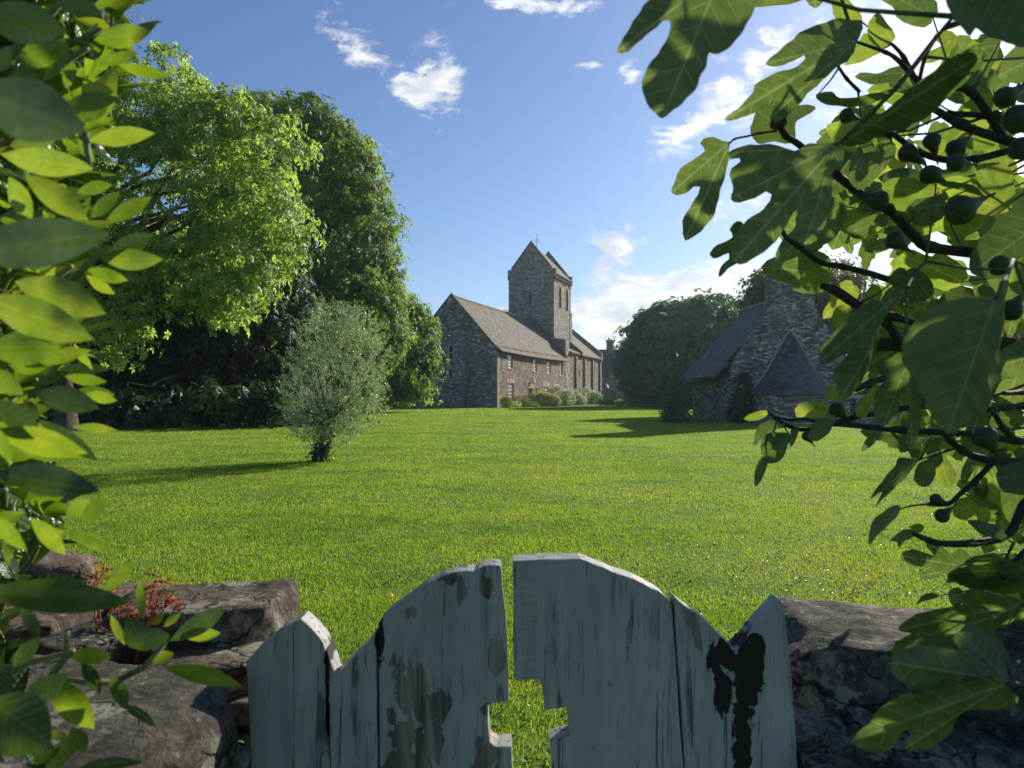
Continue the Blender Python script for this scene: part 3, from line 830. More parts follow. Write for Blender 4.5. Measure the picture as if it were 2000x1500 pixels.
for a, b in (((-.5, NE + .5), (HW + .03, NRZ + .62)), ((WID + .5, NE + .5), (HW - .03, NRZ + .62))):
    cp.prism([(TE - .58, a[0], a[1]), (TE - .58, b[0], b[1]), (TE - .58, b[0], b[1] + .15), (TE - .58, a[0], a[1] + .15)], (.75, 0, 0))
cp.build('gable_coping', 'coping', church)

# ------------------------------------------------------------------ far house behind the church
fh = thing('farmhouse', 'distant dark-roofed house with one chimney, between church and round dark tree', 'house', (15.2, 132, 0))
m = MB(); m.box(-6, 15, 0, 7.4, 0, 5.15); m.prism([(-6, 0, 5.15), (-6, 7.4, 5.15), (-6, 3.7, 9.85)], (21, 0, 0))
m.build('wall', 'house_wall', fh)
m = MB(); roof_slab(m, [(-.4, 4.95), (3.7, 10.0)], -6.3, 15.3, .2); roof_slab(m, [(7.8, 4.95), (3.7, 10.0)], -6.3, 15.3, .2)
fr = m.build('roof', 'dark_slate', fh)
m = MB(); m.box(2.9, 4.1, 3.1, 4.2, 9.0, 11.5); m.box(2.75, 4.25, 2.95, 4.35, 11.5, 11.75); m.tube([(3.3, 3.6, 11.75), (3.3, 3.6, 12.2)], .15, 7); m.tube([(3.75, 3.6, 11.75), (3.75, 3.6, 12.0)], .13, 7)
m.build('chimney', 'church_wall', fr)
for x in (.4, 5.2, 8.5):
    fo = MB(); fo.box(x, x + 1.0, -.06, .02, 1.0, 2.4)
    fo = fo.build('window', 'white_paint', fh)
    MB().quad((x + .1, -.065, 1.1), (x + .9, -.065, 1.1), (x + .9, -.065, 2.3), (x + .1, -.065, 2.3)).build('pane', 'glass', fo)

# ------------------------------------------------------------------ cottage with bread oven
CX0, CX1, CY0, CY1 = 11.05, 17.35, 36.0, 43.4
ct = thing('cottage', 'small rubble stone cottage with slate roof, wide chimney and round oven built onto its gable', 'cottage', (CX0, CY0, 0))
W_, L_ = CX1 - CX0, CY1 - CY0
RX, CRZ, CEZ = 3.15, 6.55, 2.75
slitc = (2.2, 2.5, 1.15, 1.75)
m = MB()
holed_wall(m, (0, L_, 0), (0, -1, 0), (1, 0, 0), 0, L_, 0, CEZ, [(L_ - 2.6, L_ - 2.25, 1.5, 2.2)], .4)
m.quad((W_, 0, 0), (W_, L_, 0), (W_, L_, CEZ), (W_, 0, CEZ))
m.prism([(.012, L_, 0), (W_ - .012, L_, 0), (W_ - .012, L_, CEZ), (RX, L_, CRZ - .2), (.012, L_, CEZ)], (0, -.5, 0))
m.build('wall', 'cottage_wall', ct)
m = MB()
m.prism([(-.003, -.0, 0), (W_, 0, 0), (W_, 0, CEZ), (RX + 1.35, 0, CRZ - 1.05), (RX + 1.1, 0, CRZ - .25), (RX - 1.15, 0, CRZ - .25), (RX - 1.3, 0, CRZ - .95), (-.003, 0, CEZ)], (0, .55, 0))
m.build('gable_wall', 'cottage_wall', ct)
MB().quad((.35, 2.25, 1.5), (.35, 2.6, 1.5), (.35, 2.6, 2.2), (.35, 2.25, 2.2)).build('slit_window', 'void', ct)
m = MB()
cpf = [(-.78, 2.42), (.1, 3.28), (RX, CRZ)]
def crs(mb, prof, y0, y1):
    tmp = MB(); roof_slab(tmp, prof, y0, y1, .12, .05)
    mb.add([(b, a, c) for a, b, c in tmp.v], [tuple(reversed(f)) for f in tmp.f])
crs(m, cpf, .5, L_ + .3); crs(m, [(W_ + .78, 2.42), (W_ - .1, 3.28), (RX, CRZ)], .5, L_ + .3)
# small forward tongue of the eaves over the gable corner
crs(m, [(-.78, 2.415), (-.05, 3.13)], -.12, .5)
crf = m.build('roof', 'cottage_slate', ct)
m = MB(); m.tube([(RX, .55 + i * .72, CRZ + .05 - .05 * math.sin(i / 10 * 3.14)) for i in range(11)], .13, 6); m.build('ridge_tiles', 'dark_slate', crf)
m = MB()
ch_b, ch_t = CRZ - 1.0, 7.75
def frustum(mb, a, b, z0, z1):
    (x0, x1, y0, y1), (p0, p1, q0, q1) = a, b
    vs = [(x0, y0, z0), (x1, y0, z0), (x1, y1, z0), (x0, y1, z0), (p0, q0, z1), (p1, q0, z1), (p1, q1, z1), (p0, q1, z1)]
    mb.add(vs, [(3, 2, 1, 0), (4, 5, 6, 7), (0, 1, 5, 4), (1, 2, 6, 5), (2, 3, 7, 6), (3, 0, 4, 7)])
frustum(m, (RX - 1.16, RX + 1.16, -.03, 1.05), (RX - 1.04, RX + 1.05, -.03, 1.0), ch_b, 6.4)
frustum(m, (RX - 1.05, RX + 1.06, -.03, 1.0), (RX - 1.02, RX + 1.03, -.03, .98), 6.4, ch_t)
m.box(RX - 1.14, RX + 1.14, -.14, 1.1, ch_t, ch_t + .13); m.box(RX - 1.02, RX + 1.02, -.03, .98, ch_t + .13, ch_t + .27)
m.build('chimney', 'cottage_wall', crf)
random.seed(11)
ov = MB(); OCX, OR = 3.05, 1.98
seg = 28
ang = [math.pi + math.pi * i / seg for i in range(seg + 1)]
ring = lambda r, z: [(OCX + r * math.cos(a), r * .95 * math.sin(a), z) for a in ang]
r0, r1 = ring(OR, 0), ring(OR, 1.55)
vs = r0 + r1; n = seg + 1
ov.add(vs, [(i, i + 1, n + i + 1, n + i) for i in range(seg)])
ovo = ov.build('bread_oven', 'cottage_wall', ct)
orf = MB()
pr_ = [(2.18, 1.42), (2.16, 1.50), (1.95, 1.68), (1.66, 1.98), (1.32, 2.42), (1.0, 2.93), (.70, 3.48), (.42, 4.02), (.2, 4.42), (.03, 4.62)]
rings = [ring(r, z) for r, z in pr_]
vs = [p for r in rings for p in r]
orf.add(vs, [(j * n + i, j * n + i + 1, (j + 1) * n + i + 1, (j + 1) * n + i) for j in range(len(pr_) - 1) for i in range(seg)])
oro = orf.build('oven_roof', 'oven_slate', ovo, smooth=True, uv=False)
me = oro.data; lay = me.uv_layers.new(name='UVMap')
acc = [0]
for j in range(1, len(pr_)):
    acc.append(acc[-1] + math.hypot(pr_[j][0] - pr_[j - 1][0], pr_[j][1] - pr_[j - 1][1]))
for lp in me.loops:
    j, i = divmod(lp.vertex_index, n)
    lay.data[lp.index].uv = ((ang[i] - 1.5 * math.pi) * max(pr_[j][0], .35), acc[j])
for q in (-1, 1):
    MB().tube([(OCX + q * (r + .02), -.05, z + .03) for r, z in pr_[1:]], .06, 6).build('oven_flashing', 'stone_slab', ovo)
MB().box(OCX - .28, OCX + .3, -.12, .02, 4.66, 4.76).build('drip_stone', 'stone_slab', ct)
# low wall and pale slab by the cottage
gwall = thing('garden_wall', 'low stone wall with a pale slab on top, right of the round oven', 'stone wall', (16.0, 34.6, 0))
m = MB(); m.box(-.6, .1, 0, .6, 0, 1.25); m.box(.8, 3.6, .1, .7, 0, 1.2); m.build('wall', 'cottage_wall', gwall)
m = MB(); m.box(-.85, 1.1, -.2, .75, 1.255, 1.42); m.build('cap_slab', 'stone_slab', gwall)
# low far walls
fw = MB(); fw.box(17.3, 40, 82, 82.6, 0, 1.0)
tag(fw.build('boundary_wall', 'gable_wall'), 'low rough stone wall along the far edge of the lawn, below the round dark tree', 'stone wall')
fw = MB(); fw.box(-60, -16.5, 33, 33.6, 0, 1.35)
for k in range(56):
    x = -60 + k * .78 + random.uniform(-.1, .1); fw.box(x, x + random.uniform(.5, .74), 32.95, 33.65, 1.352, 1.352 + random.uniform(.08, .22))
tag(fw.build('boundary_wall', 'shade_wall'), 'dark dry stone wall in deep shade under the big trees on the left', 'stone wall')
m = MB()
for i in range(26):
    m.box(-17.2 + i * .2, -17.2 + i * .2 + .18, 80.6, 80.66, 0, 2.0 + random.uniform(-.04, .04))
m.box(-17.2, -12.0, 80.66, 80.72, .5, .62); m.box(-17.2, -12.0, 80.66, 80.72, 1.5, 1.62)
tag(m.build('board_fence', 'dark_wood'), 'dark upright board fence in shade, joining the left side of the church gable', 'fence')

# ------------------------------------------------------------------ trees
def unit(a):
    return a / np.maximum(np.linalg.norm(a, axis=1, keepdims=True), 1e-9)

def rosettes(rng, pos, nrm, ln, wd, k=5, droop=.35):
    """k leaflets fanning out round each point, as on a chestnut or sycamore twig end"""
    n = len(pos)
    nrm = unit(nrm)
    t0 = unit(np.cross(nrm, rng.normal(size=(n, 3)))); b0 = np.cross(nrm, t0)
    sz = rng.uniform(.6, 1.3, n)
    V_ = []
    for j in range(k):
        a = 2 * np.pi * j / k + rng.uniform(-.35, .35, n)
        d = t0 * np.cos(a)[:, None] + b0 * np.sin(a)[:, None]
        s_ = np.cross(nrm, d)
        L = (ln * sz * rng.uniform(.75, 1.15, n))[:, None]; W = (wd * sz * rng.uniform(.8, 1.15, n))[:, None]
        dr = droop * rng.uniform(.3, 1.4, n)[:, None]
        tip = pos + d * L - nrm * L * dr * .8 - np.array([0, 0, 1.0]) * L * dr * .5
        md = pos + d * L * .58 - nrm * L * dr * .22
        V_.append(np.stack([pos + d * L * .06, md + s_ * W * .5, tip, md - s_ * W * .5], 1))
    v = np.stack(V_, 1).reshape(-1, 3)
    i = np.arange(n * k)[:, None] * 4
    return v, np.concatenate([i + np.array([[0, 1, 2]]), i + np.array([[0, 2, 3]])], 0)

def leaf_cards(rng, pos, nrm, ln, wd, droop=0.0, fold=.25):
    """one folded four-point leaf per position; the blade lies across nrm, its tip turned outwards and down"""
    n = len(pos)
    nrm = unit(nrm)
    t_ = rng.normal(size=(n, 3)); t_[:, 2] -= droop
    t_ = unit(t_ - nrm * (t_ * nrm).sum(1, keepdims=True))
    b = np.cross(nrm, t_)
    L = (ln * rng.uniform(.65, 1.25, n))[:, None]; W = (wd * rng.uniform(.75, 1.2, n))[:, None]
    a = pos; tip = pos + t_ * L - nrm * L * .12
    l = pos + t_ * L * .48 + b * W * .5 + nrm * W * fold; r = pos + t_ * L * .48 - b * W * .5 + nrm * W * fold
    v = np.stack([a, l, tip, r], 1).reshape(-1, 3)
    i = np.arange(n)[:, None] * 4
    return v, np.concatenate([i + np.array([[0, 1, 2]]), i + np.array([[0, 2, 3]])], 0)

def ellipsoid_pts(rng, lobes, n, rmin):
    """points in the outer shell of a union of ellipsoids, kept out of the heart of the others; returns points and outward normals"""
    lobes = [(np.array(c, float), np.array(r, float)) for c, r in lobes]
    vol = np.array([r[0] * r[1] + r[1] * r[2] + r[0] * r[2] for c, r in lobes])
    out, on = [], []
    cnt = 0
    while cnt < n:
        k = rng.choice(len(lobes), p=vol / vol.sum())
        c, r = lobes[k]
        d = rng.normal(size=3); d /= np.linalg.norm(d)
        rad = (rmin + (1 - rmin) * rng.random() ** .6) * rng.uniform(.92, 1.09)
        p = c + d * r * rad
        if any((((p - c2) / r2) ** 2).sum() < rmin ** 2 * .8 for j, (c2, r2) in enumerate(lobes) if j != k):
            continue
        nn = d / r; nn /= np.linalg.norm(nn)
        out.append(p); on.append(nn); cnt += 1
    return np.array(out), np.array(on)

def crown(parent, lobes, seed, clusters, per, crad, ln, wd, leaf, rmin=.72, droop=.5, flat=.55, up=.55, inner=0.0, name='crown', ros=0.0):
    rng = np.random.default_rng(seed)
    cp_, cn_ = ellipsoid_pts(rng, lobes, clusters, rmin)
    cr = crad * rng.uniform(.6, 1.35, len(cp_))
    off = rng.normal(size=(len(cp_), per, 3)) * .5
    # pads: flattened and bowed down at the rim, like the tiers of a chestnut or lime
    rr = np.linalg.norm(off[:, :, :2], axis=2)
    off[:, :, 2] = off[:, :, 2] * flat - rr ** 2 * .35 * droop
    pos = cp_[:, None, :] + off * cr[:, None, None]
    nn = cn_[:, None, :] * .6 + np.array([0, 0, up]) + off * .8 + rng.normal(size=off.shape) * .45
    if ros:
        keep = rng.random(pos.shape[0] * per) < ros
        v, f = rosettes(rng, pos.reshape(-1, 3)[keep], nn.reshape(-1, 3)[keep], ln, wd)
    else:
        v, f = leaf_cards(rng, pos.reshape(-1, 3), nn.reshape(-1, 3), ln, wd, droop)
    if inner:
        ip, inn = ellipsoid_pts(rng, lobes, int(inner), .3)
        v2, f2 = leaf_cards(rng, ip, rng.normal(size=ip.shape), ln * 2.2, wd * 2.6, .3)
        f = np.concatenate([f, f2 + len(v)]); v = np.concatenate([v, v2])
    return np_mesh(name, v, f, leaf, parent), cp_

def limbs(parent, base, top, cps, seed, r0, n=26, mat='bark', bend=.25, name='trunk', fork=.3):
    rng = random.Random(seed)
    m = MB()
    base, top = Vector(base), Vector(top)
    K = 9
    sp = [base.lerp(top, i / K) + Vector((rng.uniform(-1, 1), rng.uniform(-1, 1), 0)) * r0 * (.6 if i else 0) for i in range(K + 1)]
    m.tube([sp[0] + Vector((0, 0, -.1))] + sp, [r0 * 1.5] + [r0 * (1.2 if i == 0 else 1 - .85 * i / K) for i in range(K + 1)], 9)
    idx = list(range(len(cps))); rng.shuffle(idx)
    H = (top - base).length
    for i in idx[:n]:
        tgt = Vector(cps[i])
        h = max(fork * H, min(.88 * H, (tgt.z - base.z) * rng.uniform(.45, .8)))
        q = h / H
        a = base.lerp(top, q); ra = r0 * (1 - .85 * q) * .62
        mid = a.lerp(tgt, .5) + Vector((rng.uniform(-1, 1), rng.uniform(-1, 1), rng.uniform(.2, 1))) * (tgt - a).length * bend * .5
        pts = []
        for k in range(8):
            u_ = k / 7
            pts.append(a * (1 - u_) ** 2 + mid * 2 * u_ * (1 - u_) + tgt * u_ ** 2 + Vector((rng.uniform(-1, 1), rng.uniform(-1, 1), rng.uniform(-1, 1))) * .03 * (tgt - a).length * (1 if 0 < k < 7 else 0))
        m.tube(pts, [max(.012, ra * (1 - u_ / 7) ** 1.1 + .012) for u_ in range(8)], 6)
    return m.build(name, mat, parent, smooth=True, uv=False)

def lob(px, py, d, rx, rz, ry=None):
    """crown lobe seen at a pixel, radii given in photo pixels at that distance"""
    c = P(px, py, d)
    return ((c.x, c.y, c.z), (rx * d / F, (ry if ry else rx) * d / F, rz * d / F))
def rel(lobes, o):
    return [((c[0] - o[0], c[1] - o[1], c[2]), r) for c, r in lobes]

def tree(name, label, base, lobes, seed, leaf, clusters, per, crad, ln, wd, r0, top_h, nlimb=26, group=None, cat='tree', mat='bark', **kw):
    o = thing(name, label, cat, (base[0], base[1], 0), 0, group)
    _, cps = crown(o, rel(lobes, base), seed, clusters, per, crad, ln, wd, leaf, **kw)
    limbs(o, (0, 0, 0), (0, 0, top_h), cps, seed + 1, r0, nlimb, mat)
    return o

# bright lime tree (front left)
D1 = 28.0
b1 = P(130, 800, D1)
L1 = [lob(310, 190, D1, 105, 110), lob(400, 290, D1, 125, 130), lob(470, 330, D1, 125, 150), lob(300, 400, D1, 190, 170), lob(500, 440, D1 - 1, 95, 110),
      lob(420, 520, D1 - 2, 120, 90), lob(455, 590, D1 - 2.2, 75, 48), lob(235, 600, D1 - 3, 75, 110), lob(180, 480, D1 - 1, 120, 150), lob(120, 260, D1, 120, 150), lob(60, 450, D1 - 1, 150, 220)]
tree('lime_tree', 'tall lime tree with sunlit yellow-green leaves, nearest of the big left trees', (b1.x, b1.y), L1, 21, 'lime_leaf', 1000, 92, .72, .20, .10, .40, 12.5,
     70, rmin=.60, droop=.8, flat=.38, inner=0, ros=.22)
# tall horse chestnut behind it
D2 = 52.0
b2 = P(600, 790, D2)
L2 = [lob(590, 290, D2, 95, 105), lob(640, 360, D2, 105, 120), lob(660, 470, D2, 118, 140), lob(650, 590, D2, 135, 130), lob(560, 440, D2 + 2, 130, 200), lob(520, 280, D2 + 3, 95, 95), lob(690, 640, D2, 105, 100)]
tree('chestnut_tree', 'tall dark horse chestnut rising behind the bright lime tree, its round outline against the sky', (b2.x, b2.y), L2, 31, 'chestnut_leaf', 1350, 54, .95, .34, .16, .5, 17, 24, rmin=.74, droop=.9, inner=2200, ros=.30)
# lower chestnut toward the church
D3 = 59.0
b3 = P(745, 790, D3)
L3 = [lob(735, 640, D3, 88, 92), lob(790, 665, D3 - 1, 62, 78), lob(800, 715, D3 - 1.5, 52, 62), lob(725, 715, D3 - 2, 80, 72), lob(680, 690, D3 - 1, 80, 90)]
tree('chestnut_tree', 'lower broad chestnut with drooping bright leaf tufts, nearest to the church gable', (b3.x, b3.y), L3, 41, 'chestnut_leaf', 660, 54, .95, .36, .17, .35, 8, 14, rmin=.72, droop=1.0, inner=800, ros=.30)
# dark mass under and behind
D4 = 39.0
b4 = P(420, 790, D4)
L4 = [lob(350, 640, D4, 150, 150), lob(500, 660, D4, 130, 150), lob(230, 650, D4, 150, 160), lob(430, 560, D4 + 2, 170, 140), lob(600, 700, D4 + 1, 90, 110), lob(120, 640, D4, 150, 200), lob(190, 790, 31.6, 90, 44), lob(330, 800, 31.4, 100, 40), lob(450, 790, 31.6, 90, 46), lob(560, 790, 32.5, 80, 46), lob(640, 780, 36, 70, 40)]
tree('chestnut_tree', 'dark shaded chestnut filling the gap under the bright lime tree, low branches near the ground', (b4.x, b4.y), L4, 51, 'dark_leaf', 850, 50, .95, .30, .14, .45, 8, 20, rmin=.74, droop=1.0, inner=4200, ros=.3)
D5 = 50.0  # backing trees added to block sky light behind the left crowns
for i, (px, w_, tp, seed, lab) in enumerate(((120, 330, 420, 61, 'dark evergreen added behind the left wall to block sky light, farthest left of the background trees'), (430, 300, 470, 62, 'dark evergreen added behind the shaded chestnut to block sky light'))):
    bb = P(px, 800, D5)
    ll = [lob(px, (tp + 800) / 2, D5, w_ * .55, (800 - tp) * .55, 140), lob(px + w_ * .35, 640, D5, w_ * .35, 150, 120), lob(px - w_ * .35, 660, D5, w_ * .35, 150, 120)]
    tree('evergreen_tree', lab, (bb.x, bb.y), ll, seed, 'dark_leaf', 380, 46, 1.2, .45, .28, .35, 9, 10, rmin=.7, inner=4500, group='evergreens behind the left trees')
# round dark tree left of the cottage
D6 = 86.0
b6 = P(1330, 790, D6)
L6 = [lob(1330, 690, D6, 112, 92), lob(1290, 720, D6, 72, 68), lob(1375, 650, D6, 85, 72), lob(1420, 680, D6, 85, 80), lob(1320, 650, D6, 62, 62), lob(1450, 640, D6 + 1, 55, 52)]
tree('round_tree', 'dense round dark green tree in shade between the far house and the cottage', (b6.x, b6.y), L6, 71, 'shade_leaf', 560, 110, 1.7, .50, .30, .5, 9, 14, rmin=.74, droop=.9, flat=.4, inner=1800, ros=.30)
# light-leaved tree behind the cottage
D7 = 54.0
b7 = P(1600, 790, D7)
L7 = [lob(1530, 560, D7, 62, 58), lob(1600, 555, D7, 80, 62), lob(1500, 610, D7, 50, 60), lob(1660, 600, D7, 75, 70), lob(1590, 640, D7, 110, 70), lob(1480, 570, D7, 30, 30)]
tree('ash_tree', 'airy light-leaved tree rising behind the cottage chimney', (b7.x, b7.y), L7, 81, 'far_leaf', 420, 46, .75, .34, .2, .35, 9, 26, rmin=.5, droop=.5)
# hedge trees at the right edge
D8 = 46.0
for i, (px, w_, tp, lab) in enumerate(((1740, 90, 640, 'bushy hedgerow tree right of the cottage, seen through the fig leaves'), (1880, 110, 610, 'broad hedgerow tree at the right edge behind the wooden post'), (2080, 130, 590, 'hedgerow tree farthest right, mostly outside the picture'))):
    bb = P(px, 800, D8)
    ll = [lob(px, (tp + 790) / 2, D8, w_, (790 - tp) * .52), lob(px + 40, 730, D8 - 1, w_ * .8, 55), lob(px - 40, 740, D8 - 1, w_ * .7, 50)]
    tree('hedgerow_tree', lab, (bb.x, bb.y), ll, 91 + i, 'far_leaf' if i != 1 else 'chestnut_leaf', 330, 44, .7, .30, .2, .25, 4, 8, rmin=.72, inner=700, group='hedgerow trees on the right')
# far hedge that closes the horizon
rng = np.random.default_rng(5)
n = 26000
hx = rng.uniform(-150, 170, n); hz = rng.uniform(0, 1, n) ** .8 * (4.5 + 2.5 * np.sin(hx * .13) + 1.5 * np.sin(hx * .41 + 1)); hy = 165 + rng.uniform(-2, 2, n) + .06 * hx
v, f = leaf_cards(rng, np.stack([hx, hy, hz], 1), rng.normal(size=(n, 3)) + np.array([0, -1.2, .6]), 1.5, 1.1)
tag(np_mesh('far_woodland', v, f, 'shade_leaf'), kind='stuff')

# olive tree on the lawn
DO = 15.4
bo = P(632, 901, DO)
oo = thing('olive_tree', 'small round olive tree with silvery leaves standing alone on the lawn, ivy at its foot', 'tree', (bo.x, bo.y, 0))
LO = rel([lob(660, 740, DO, 96, 118), lob(690, 700, DO, 66, 82), lob(610, 760, DO, 62, 88), lob(640, 670, DO, 56, 58), lob(705, 780, DO, 48, 70), lob(625, 820, DO, 56, 44), lob(668, 826, DO, 42, 36), lob(700, 650, DO, 36, 40), lob(600, 815, DO, 44, 40), lob(690, 815, DO, 50, 44), lob(640, 850, DO, 52, 26), lob(655, 630, DO, 50, 34)], (bo.x, bo.y))
rng = np.random.default_rng(7)
cpt, cnm = ellipsoid_pts(rng, LO, 1500, .45)
# sprays: each a short twig with paired narrow leaves, sweeping up and out
Vv, Ff = [], []; tw_ = MB(); nv = 0
for p, nn in zip(cpt, cnm):
    d = nn * .7 + np.array([0, 0, .75]) + rng.normal(size=3) * .35; d /= np.linalg.norm(d)
    ln_ = rng.uniform(.16, .34)
    k = 26
    s_ = rng.uniform(0, 1, k)
    pos = p + d * (s_ * ln_)[:, None] + rng.normal(size=(k, 3)) * .02
    axis = unit(d + rng.normal(size=(k, 3)) * .75)
    side = unit(np.cross(axis, rng.normal(size=(k, 3))))
    L_l = rng.uniform(.040, .070, k)[:, None]; W_l = L_l * .26
    a = pos; tip = pos + axis * L_l; l = pos + axis * L_l * .5 + side * W_l * .5; r = pos + axis * L_l * .5 - side * W_l * .5
    Vv.append(np.stack([a, l, tip, r], 1).reshape(-1, 3)); Ff.append(nv + np.arange(k)[:, None] * 4 + np.array([[0, 1, 2, 3]])); nv += 4 * k
np_mesh('crown', np.concatenate(Vv), np.concatenate(Ff), 'olive_leaf', oo)
ot = MB(); random.seed(5)
trunk = [(-.02, 0, -.05), (0, 0, .1), (.06, 0, .35), (.12, .02, .62), (.14, .03, .85)]
ot.tube(trunk, [.12, .10, .085, .08, .07], 9)
for i in range(46):
    tgt = Vector(cpt[random.randrange(len(cpt))]); a = Vector(trunk[-1 if i % 3 else -2])
    mid = a.lerp(tgt, .45) + Vector((random.uniform(-.1, .1), random.uniform(-.1, .1), .12))
    ot.tube([a, a.lerp(mid, .5) + Vector((0, 0, .03)), mid, tgt], [.032, .022, .014, .004], 5)
ot.build('trunk', 'pale_bark', oo, smooth=True, uv=False)
ip = np.concatenate([rng.normal(size=(420, 3)) * np.array([.10, .10, .16]) + np.array([-.08, -.03, .16]), rng.normal(size=(260, 3)) * np.array([.07, .07, .2]) + np.array([.06, -.03, .5])])
ip[:, 2] = np.abs(ip[:, 2])
v, f = leaf_cards(rng, ip, rng.normal(size=ip.shape) + np.array([0, -.5, .6]), .07, .06)
np_mesh('ivy', v, f, 'ivy_leaf', oo)

# ------------------------------------------------------------------ bushes and flowers by the buildings
def bush(name, label, cat, x, y, lobes, seed, leaf, n, ln, wd, flowers=None, group=None, z0=0.0):
    o = thing(name, label, cat, (x, y, z0), 0, group)
    rng = np.random.default_rng(seed)
    p, nn = ellipsoid_pts(rng, lobes, n, .45)
    p[:, 2] = np.abs(p[:, 2])
    v, f = leaf_cards(rng, p, nn + rng.normal(size=p.shape) * .5 + np.array([0, 0, .4]), ln, wd, .2)
    np_mesh('foliage', v, f, leaf, o)
    m = MB(); rr = random.Random(seed)
    for i in range(7):
        tgt = Vector(p[rr.randrange(len(p))]); m.tube([(rr.uniform(-.08, .08), rr.uniform(-.08, .08), -.03), tgt * .5 + Vector((0, 0, .1)), tgt], [.03, .02, .008], 5)
    m.build('stem', 'bark', o, uv=False)
    if flowers:
        mt, nf, size = flowers
        p, nn = ellipsoid_pts(rng, lobes, nf, .96)
        p[:, 2] = np.abs(p[:, 2]) + .03
        k = 6
        if nf <= 60:
            for q in range(nf):
                pos = p[q] + rng.normal(size=(k, 3)) * size * .2
                v, f = leaf_cards(rng, pos, np.repeat(nn[q:q + 1], k, 0) + rng.normal(size=pos.shape) * .6, size, size * .9)
                np_mesh('bloom', v, f, mt, o)
            return o
        pos = (p[:, None, :] + rng.normal(size=(nf, k, 3)) * size * .45).reshape(-1, 3)
        v, f = leaf_cards(rng, pos, np.repeat(nn, k, 0) + rng.normal(size=pos.shape) * .6, size, size * .9)
        np_mesh('flowers', v, f, mt, o)['kind'] = 'stuff'
    return o
def loc_on(px, s, py=792):
    x, _ = on_facade(px, py, s)
    p = CA + cu * x + cn * s
    return p.x, p.y
x, y = loc_on(989, -1.2); bush('shrub', 'dark green shrub at the near corner of the church house, left of the french window', 'bush', x, y, [((0, 0, .55), (.75, .6, .75))], 201, 'chestnut_leaf', 900, .16, .1)
x, y = loc_on(1006, -1.0); bush('low_plant', 'low green border plant just right of the french window', 'plant', x, y, [((0, 0, .25), (.8, .5, .45))], 202, 'lime_leaf', 500, .14, .08)
x, y = loc_on(1019, -.8); bush('border_plant', 'tall reddish-brown border plant between the french window and the door', 'plant', x, y, [((0, 0, .7), (.85, .4, .75))], 203, 'shade_leaf', 420, .14, .06, ('orange_flower', 40, .14))
x, y = loc_on(1032, -1.6); bush('low_plant', 'dark low plant in front of the grey house door', 'plant', x, y, [((0, 0, .2), (1.2, .6, .5))], 204, 'chestnut_leaf', 700, .16, .1)
x, y = loc_on(1048, -.9); bush('rose_bush', 'pink-tinged dark bush right of the grey door', 'bush', x, y, [((0, 0, .9), (.9, .6, 1.2))], 205, 'chestnut_leaf', 900, .15, .1, ('pink_flower', 30, .12))
x, y = loc_on(1062, -2.0); bush('yellow_bush', 'bush covered in pale yellow flowers before the church house', 'bush', x, y, [((0, 0, .6), (1.35, .8, .95)), ((1.0, 0, .5), (.9, .7, .8))], 206, 'chestnut_leaf', 1500, .16, .1, ('yellow_flower', 700, .17))
x, y = loc_on(1087, -1.4); bush('white_rose_bush', 'tall white flowering bush behind the picnic table', 'bush', x, y, [((0, 0, .9), (1.5, .8, 1.5)), ((1.4, .3, .8), (1.0, .8, 1.1))], 207, 'lime_leaf', 1500, .16, .1, ('white_flower', 340, .19), 'white flowering bushes along the church')
x, y = loc_on(1114, -1.6); bush('white_rose_bush', 'white flowering bush right of the picnic table, middle one of the row', 'bush', x, y, [((0, 0, .8), (1.5, .9, 1.2)), ((.9, -.4, .4), (1.2, .8, .9))], 208, 'lime_leaf', 1500, .16, .1, ('white_flower', 360, .19), 'white flowering bushes along the church')
x, y = loc_on(1141, -1.6); bush('white_rose_bush', 'cream flowering bush below the far buttresses, rightmost of the row', 'bush', x, y, [((0, 0, .9), (1.9, .9, 1.5)), ((1.6, 0, .6), (1.2, .8, 1.1))], 209, 'lime_leaf', 1800, .18, .11, ('white_flower', 300, .19), 'white flowering bushes along the church')
for i, (px, py, d, w_, h_, lf, lab) in enumerate(((1190, 788, 92, 1.6, 1.0, 'dark_leaf', 'dark low bush at the far end of the church, left of the fence posts'), (1212, 790, 90, .7, .8, 'lime_leaf', 'small bright bush beside the far fence posts'),
        (1183, 782, 104, 2.8, 2.0, 'dark_leaf', 'wide dark bush in front of the far house'), (1255, 786, 80, 2.6, .9, 'shade_leaf', 'low creeping bush over the far boundary wall'))):
    c = P(px, py, d); bush('bush', lab, 'bush', c.x, c.y, [((0, 0, h_ * .45), (w_, .8, h_ * .6))], 220 + i, lf, 800, .2, .13)
for i, px in enumerate((1173, 1182.5, 1206, 1226)):
    c = P(px, 790, 84); m = MB(); m.box(-.05, .05, -.05, .05, 0, .95 + .1 * (i % 2)); m.prism([(-.05, -.05, .95 + .1 * (i % 2)), (.05, -.05, .95 + .1 * (i % 2)), (0, -.05, 1.02 + .1 * (i % 2))], (0, .1, 0))
    tag(m.build('fence_post', 'post_wood', loc=(c.x, c.y, 0)), ('thin fence post at the foot of the last church buttress', 'thin fence post just right of the church end wall', 'thin fence post before the far house, second from right', 'thin fence post beside the round dark tree, rightmost of the four')[i], 'post', 'thin posts past the church')
c = P(1320, 790, 37.2); bush('laurel_bush', 'dark rounded bush against the left wall of the cottage', 'bush', c.x, c.y, [((0, 0, .6), (.95, 1.0, .85)), ((.2, .5, 1.0), (.7, .8, .75)), ((-.2, -.3, .35), (.7, .7, .5))], 230, 'shade_leaf', 3400, .12, .075)
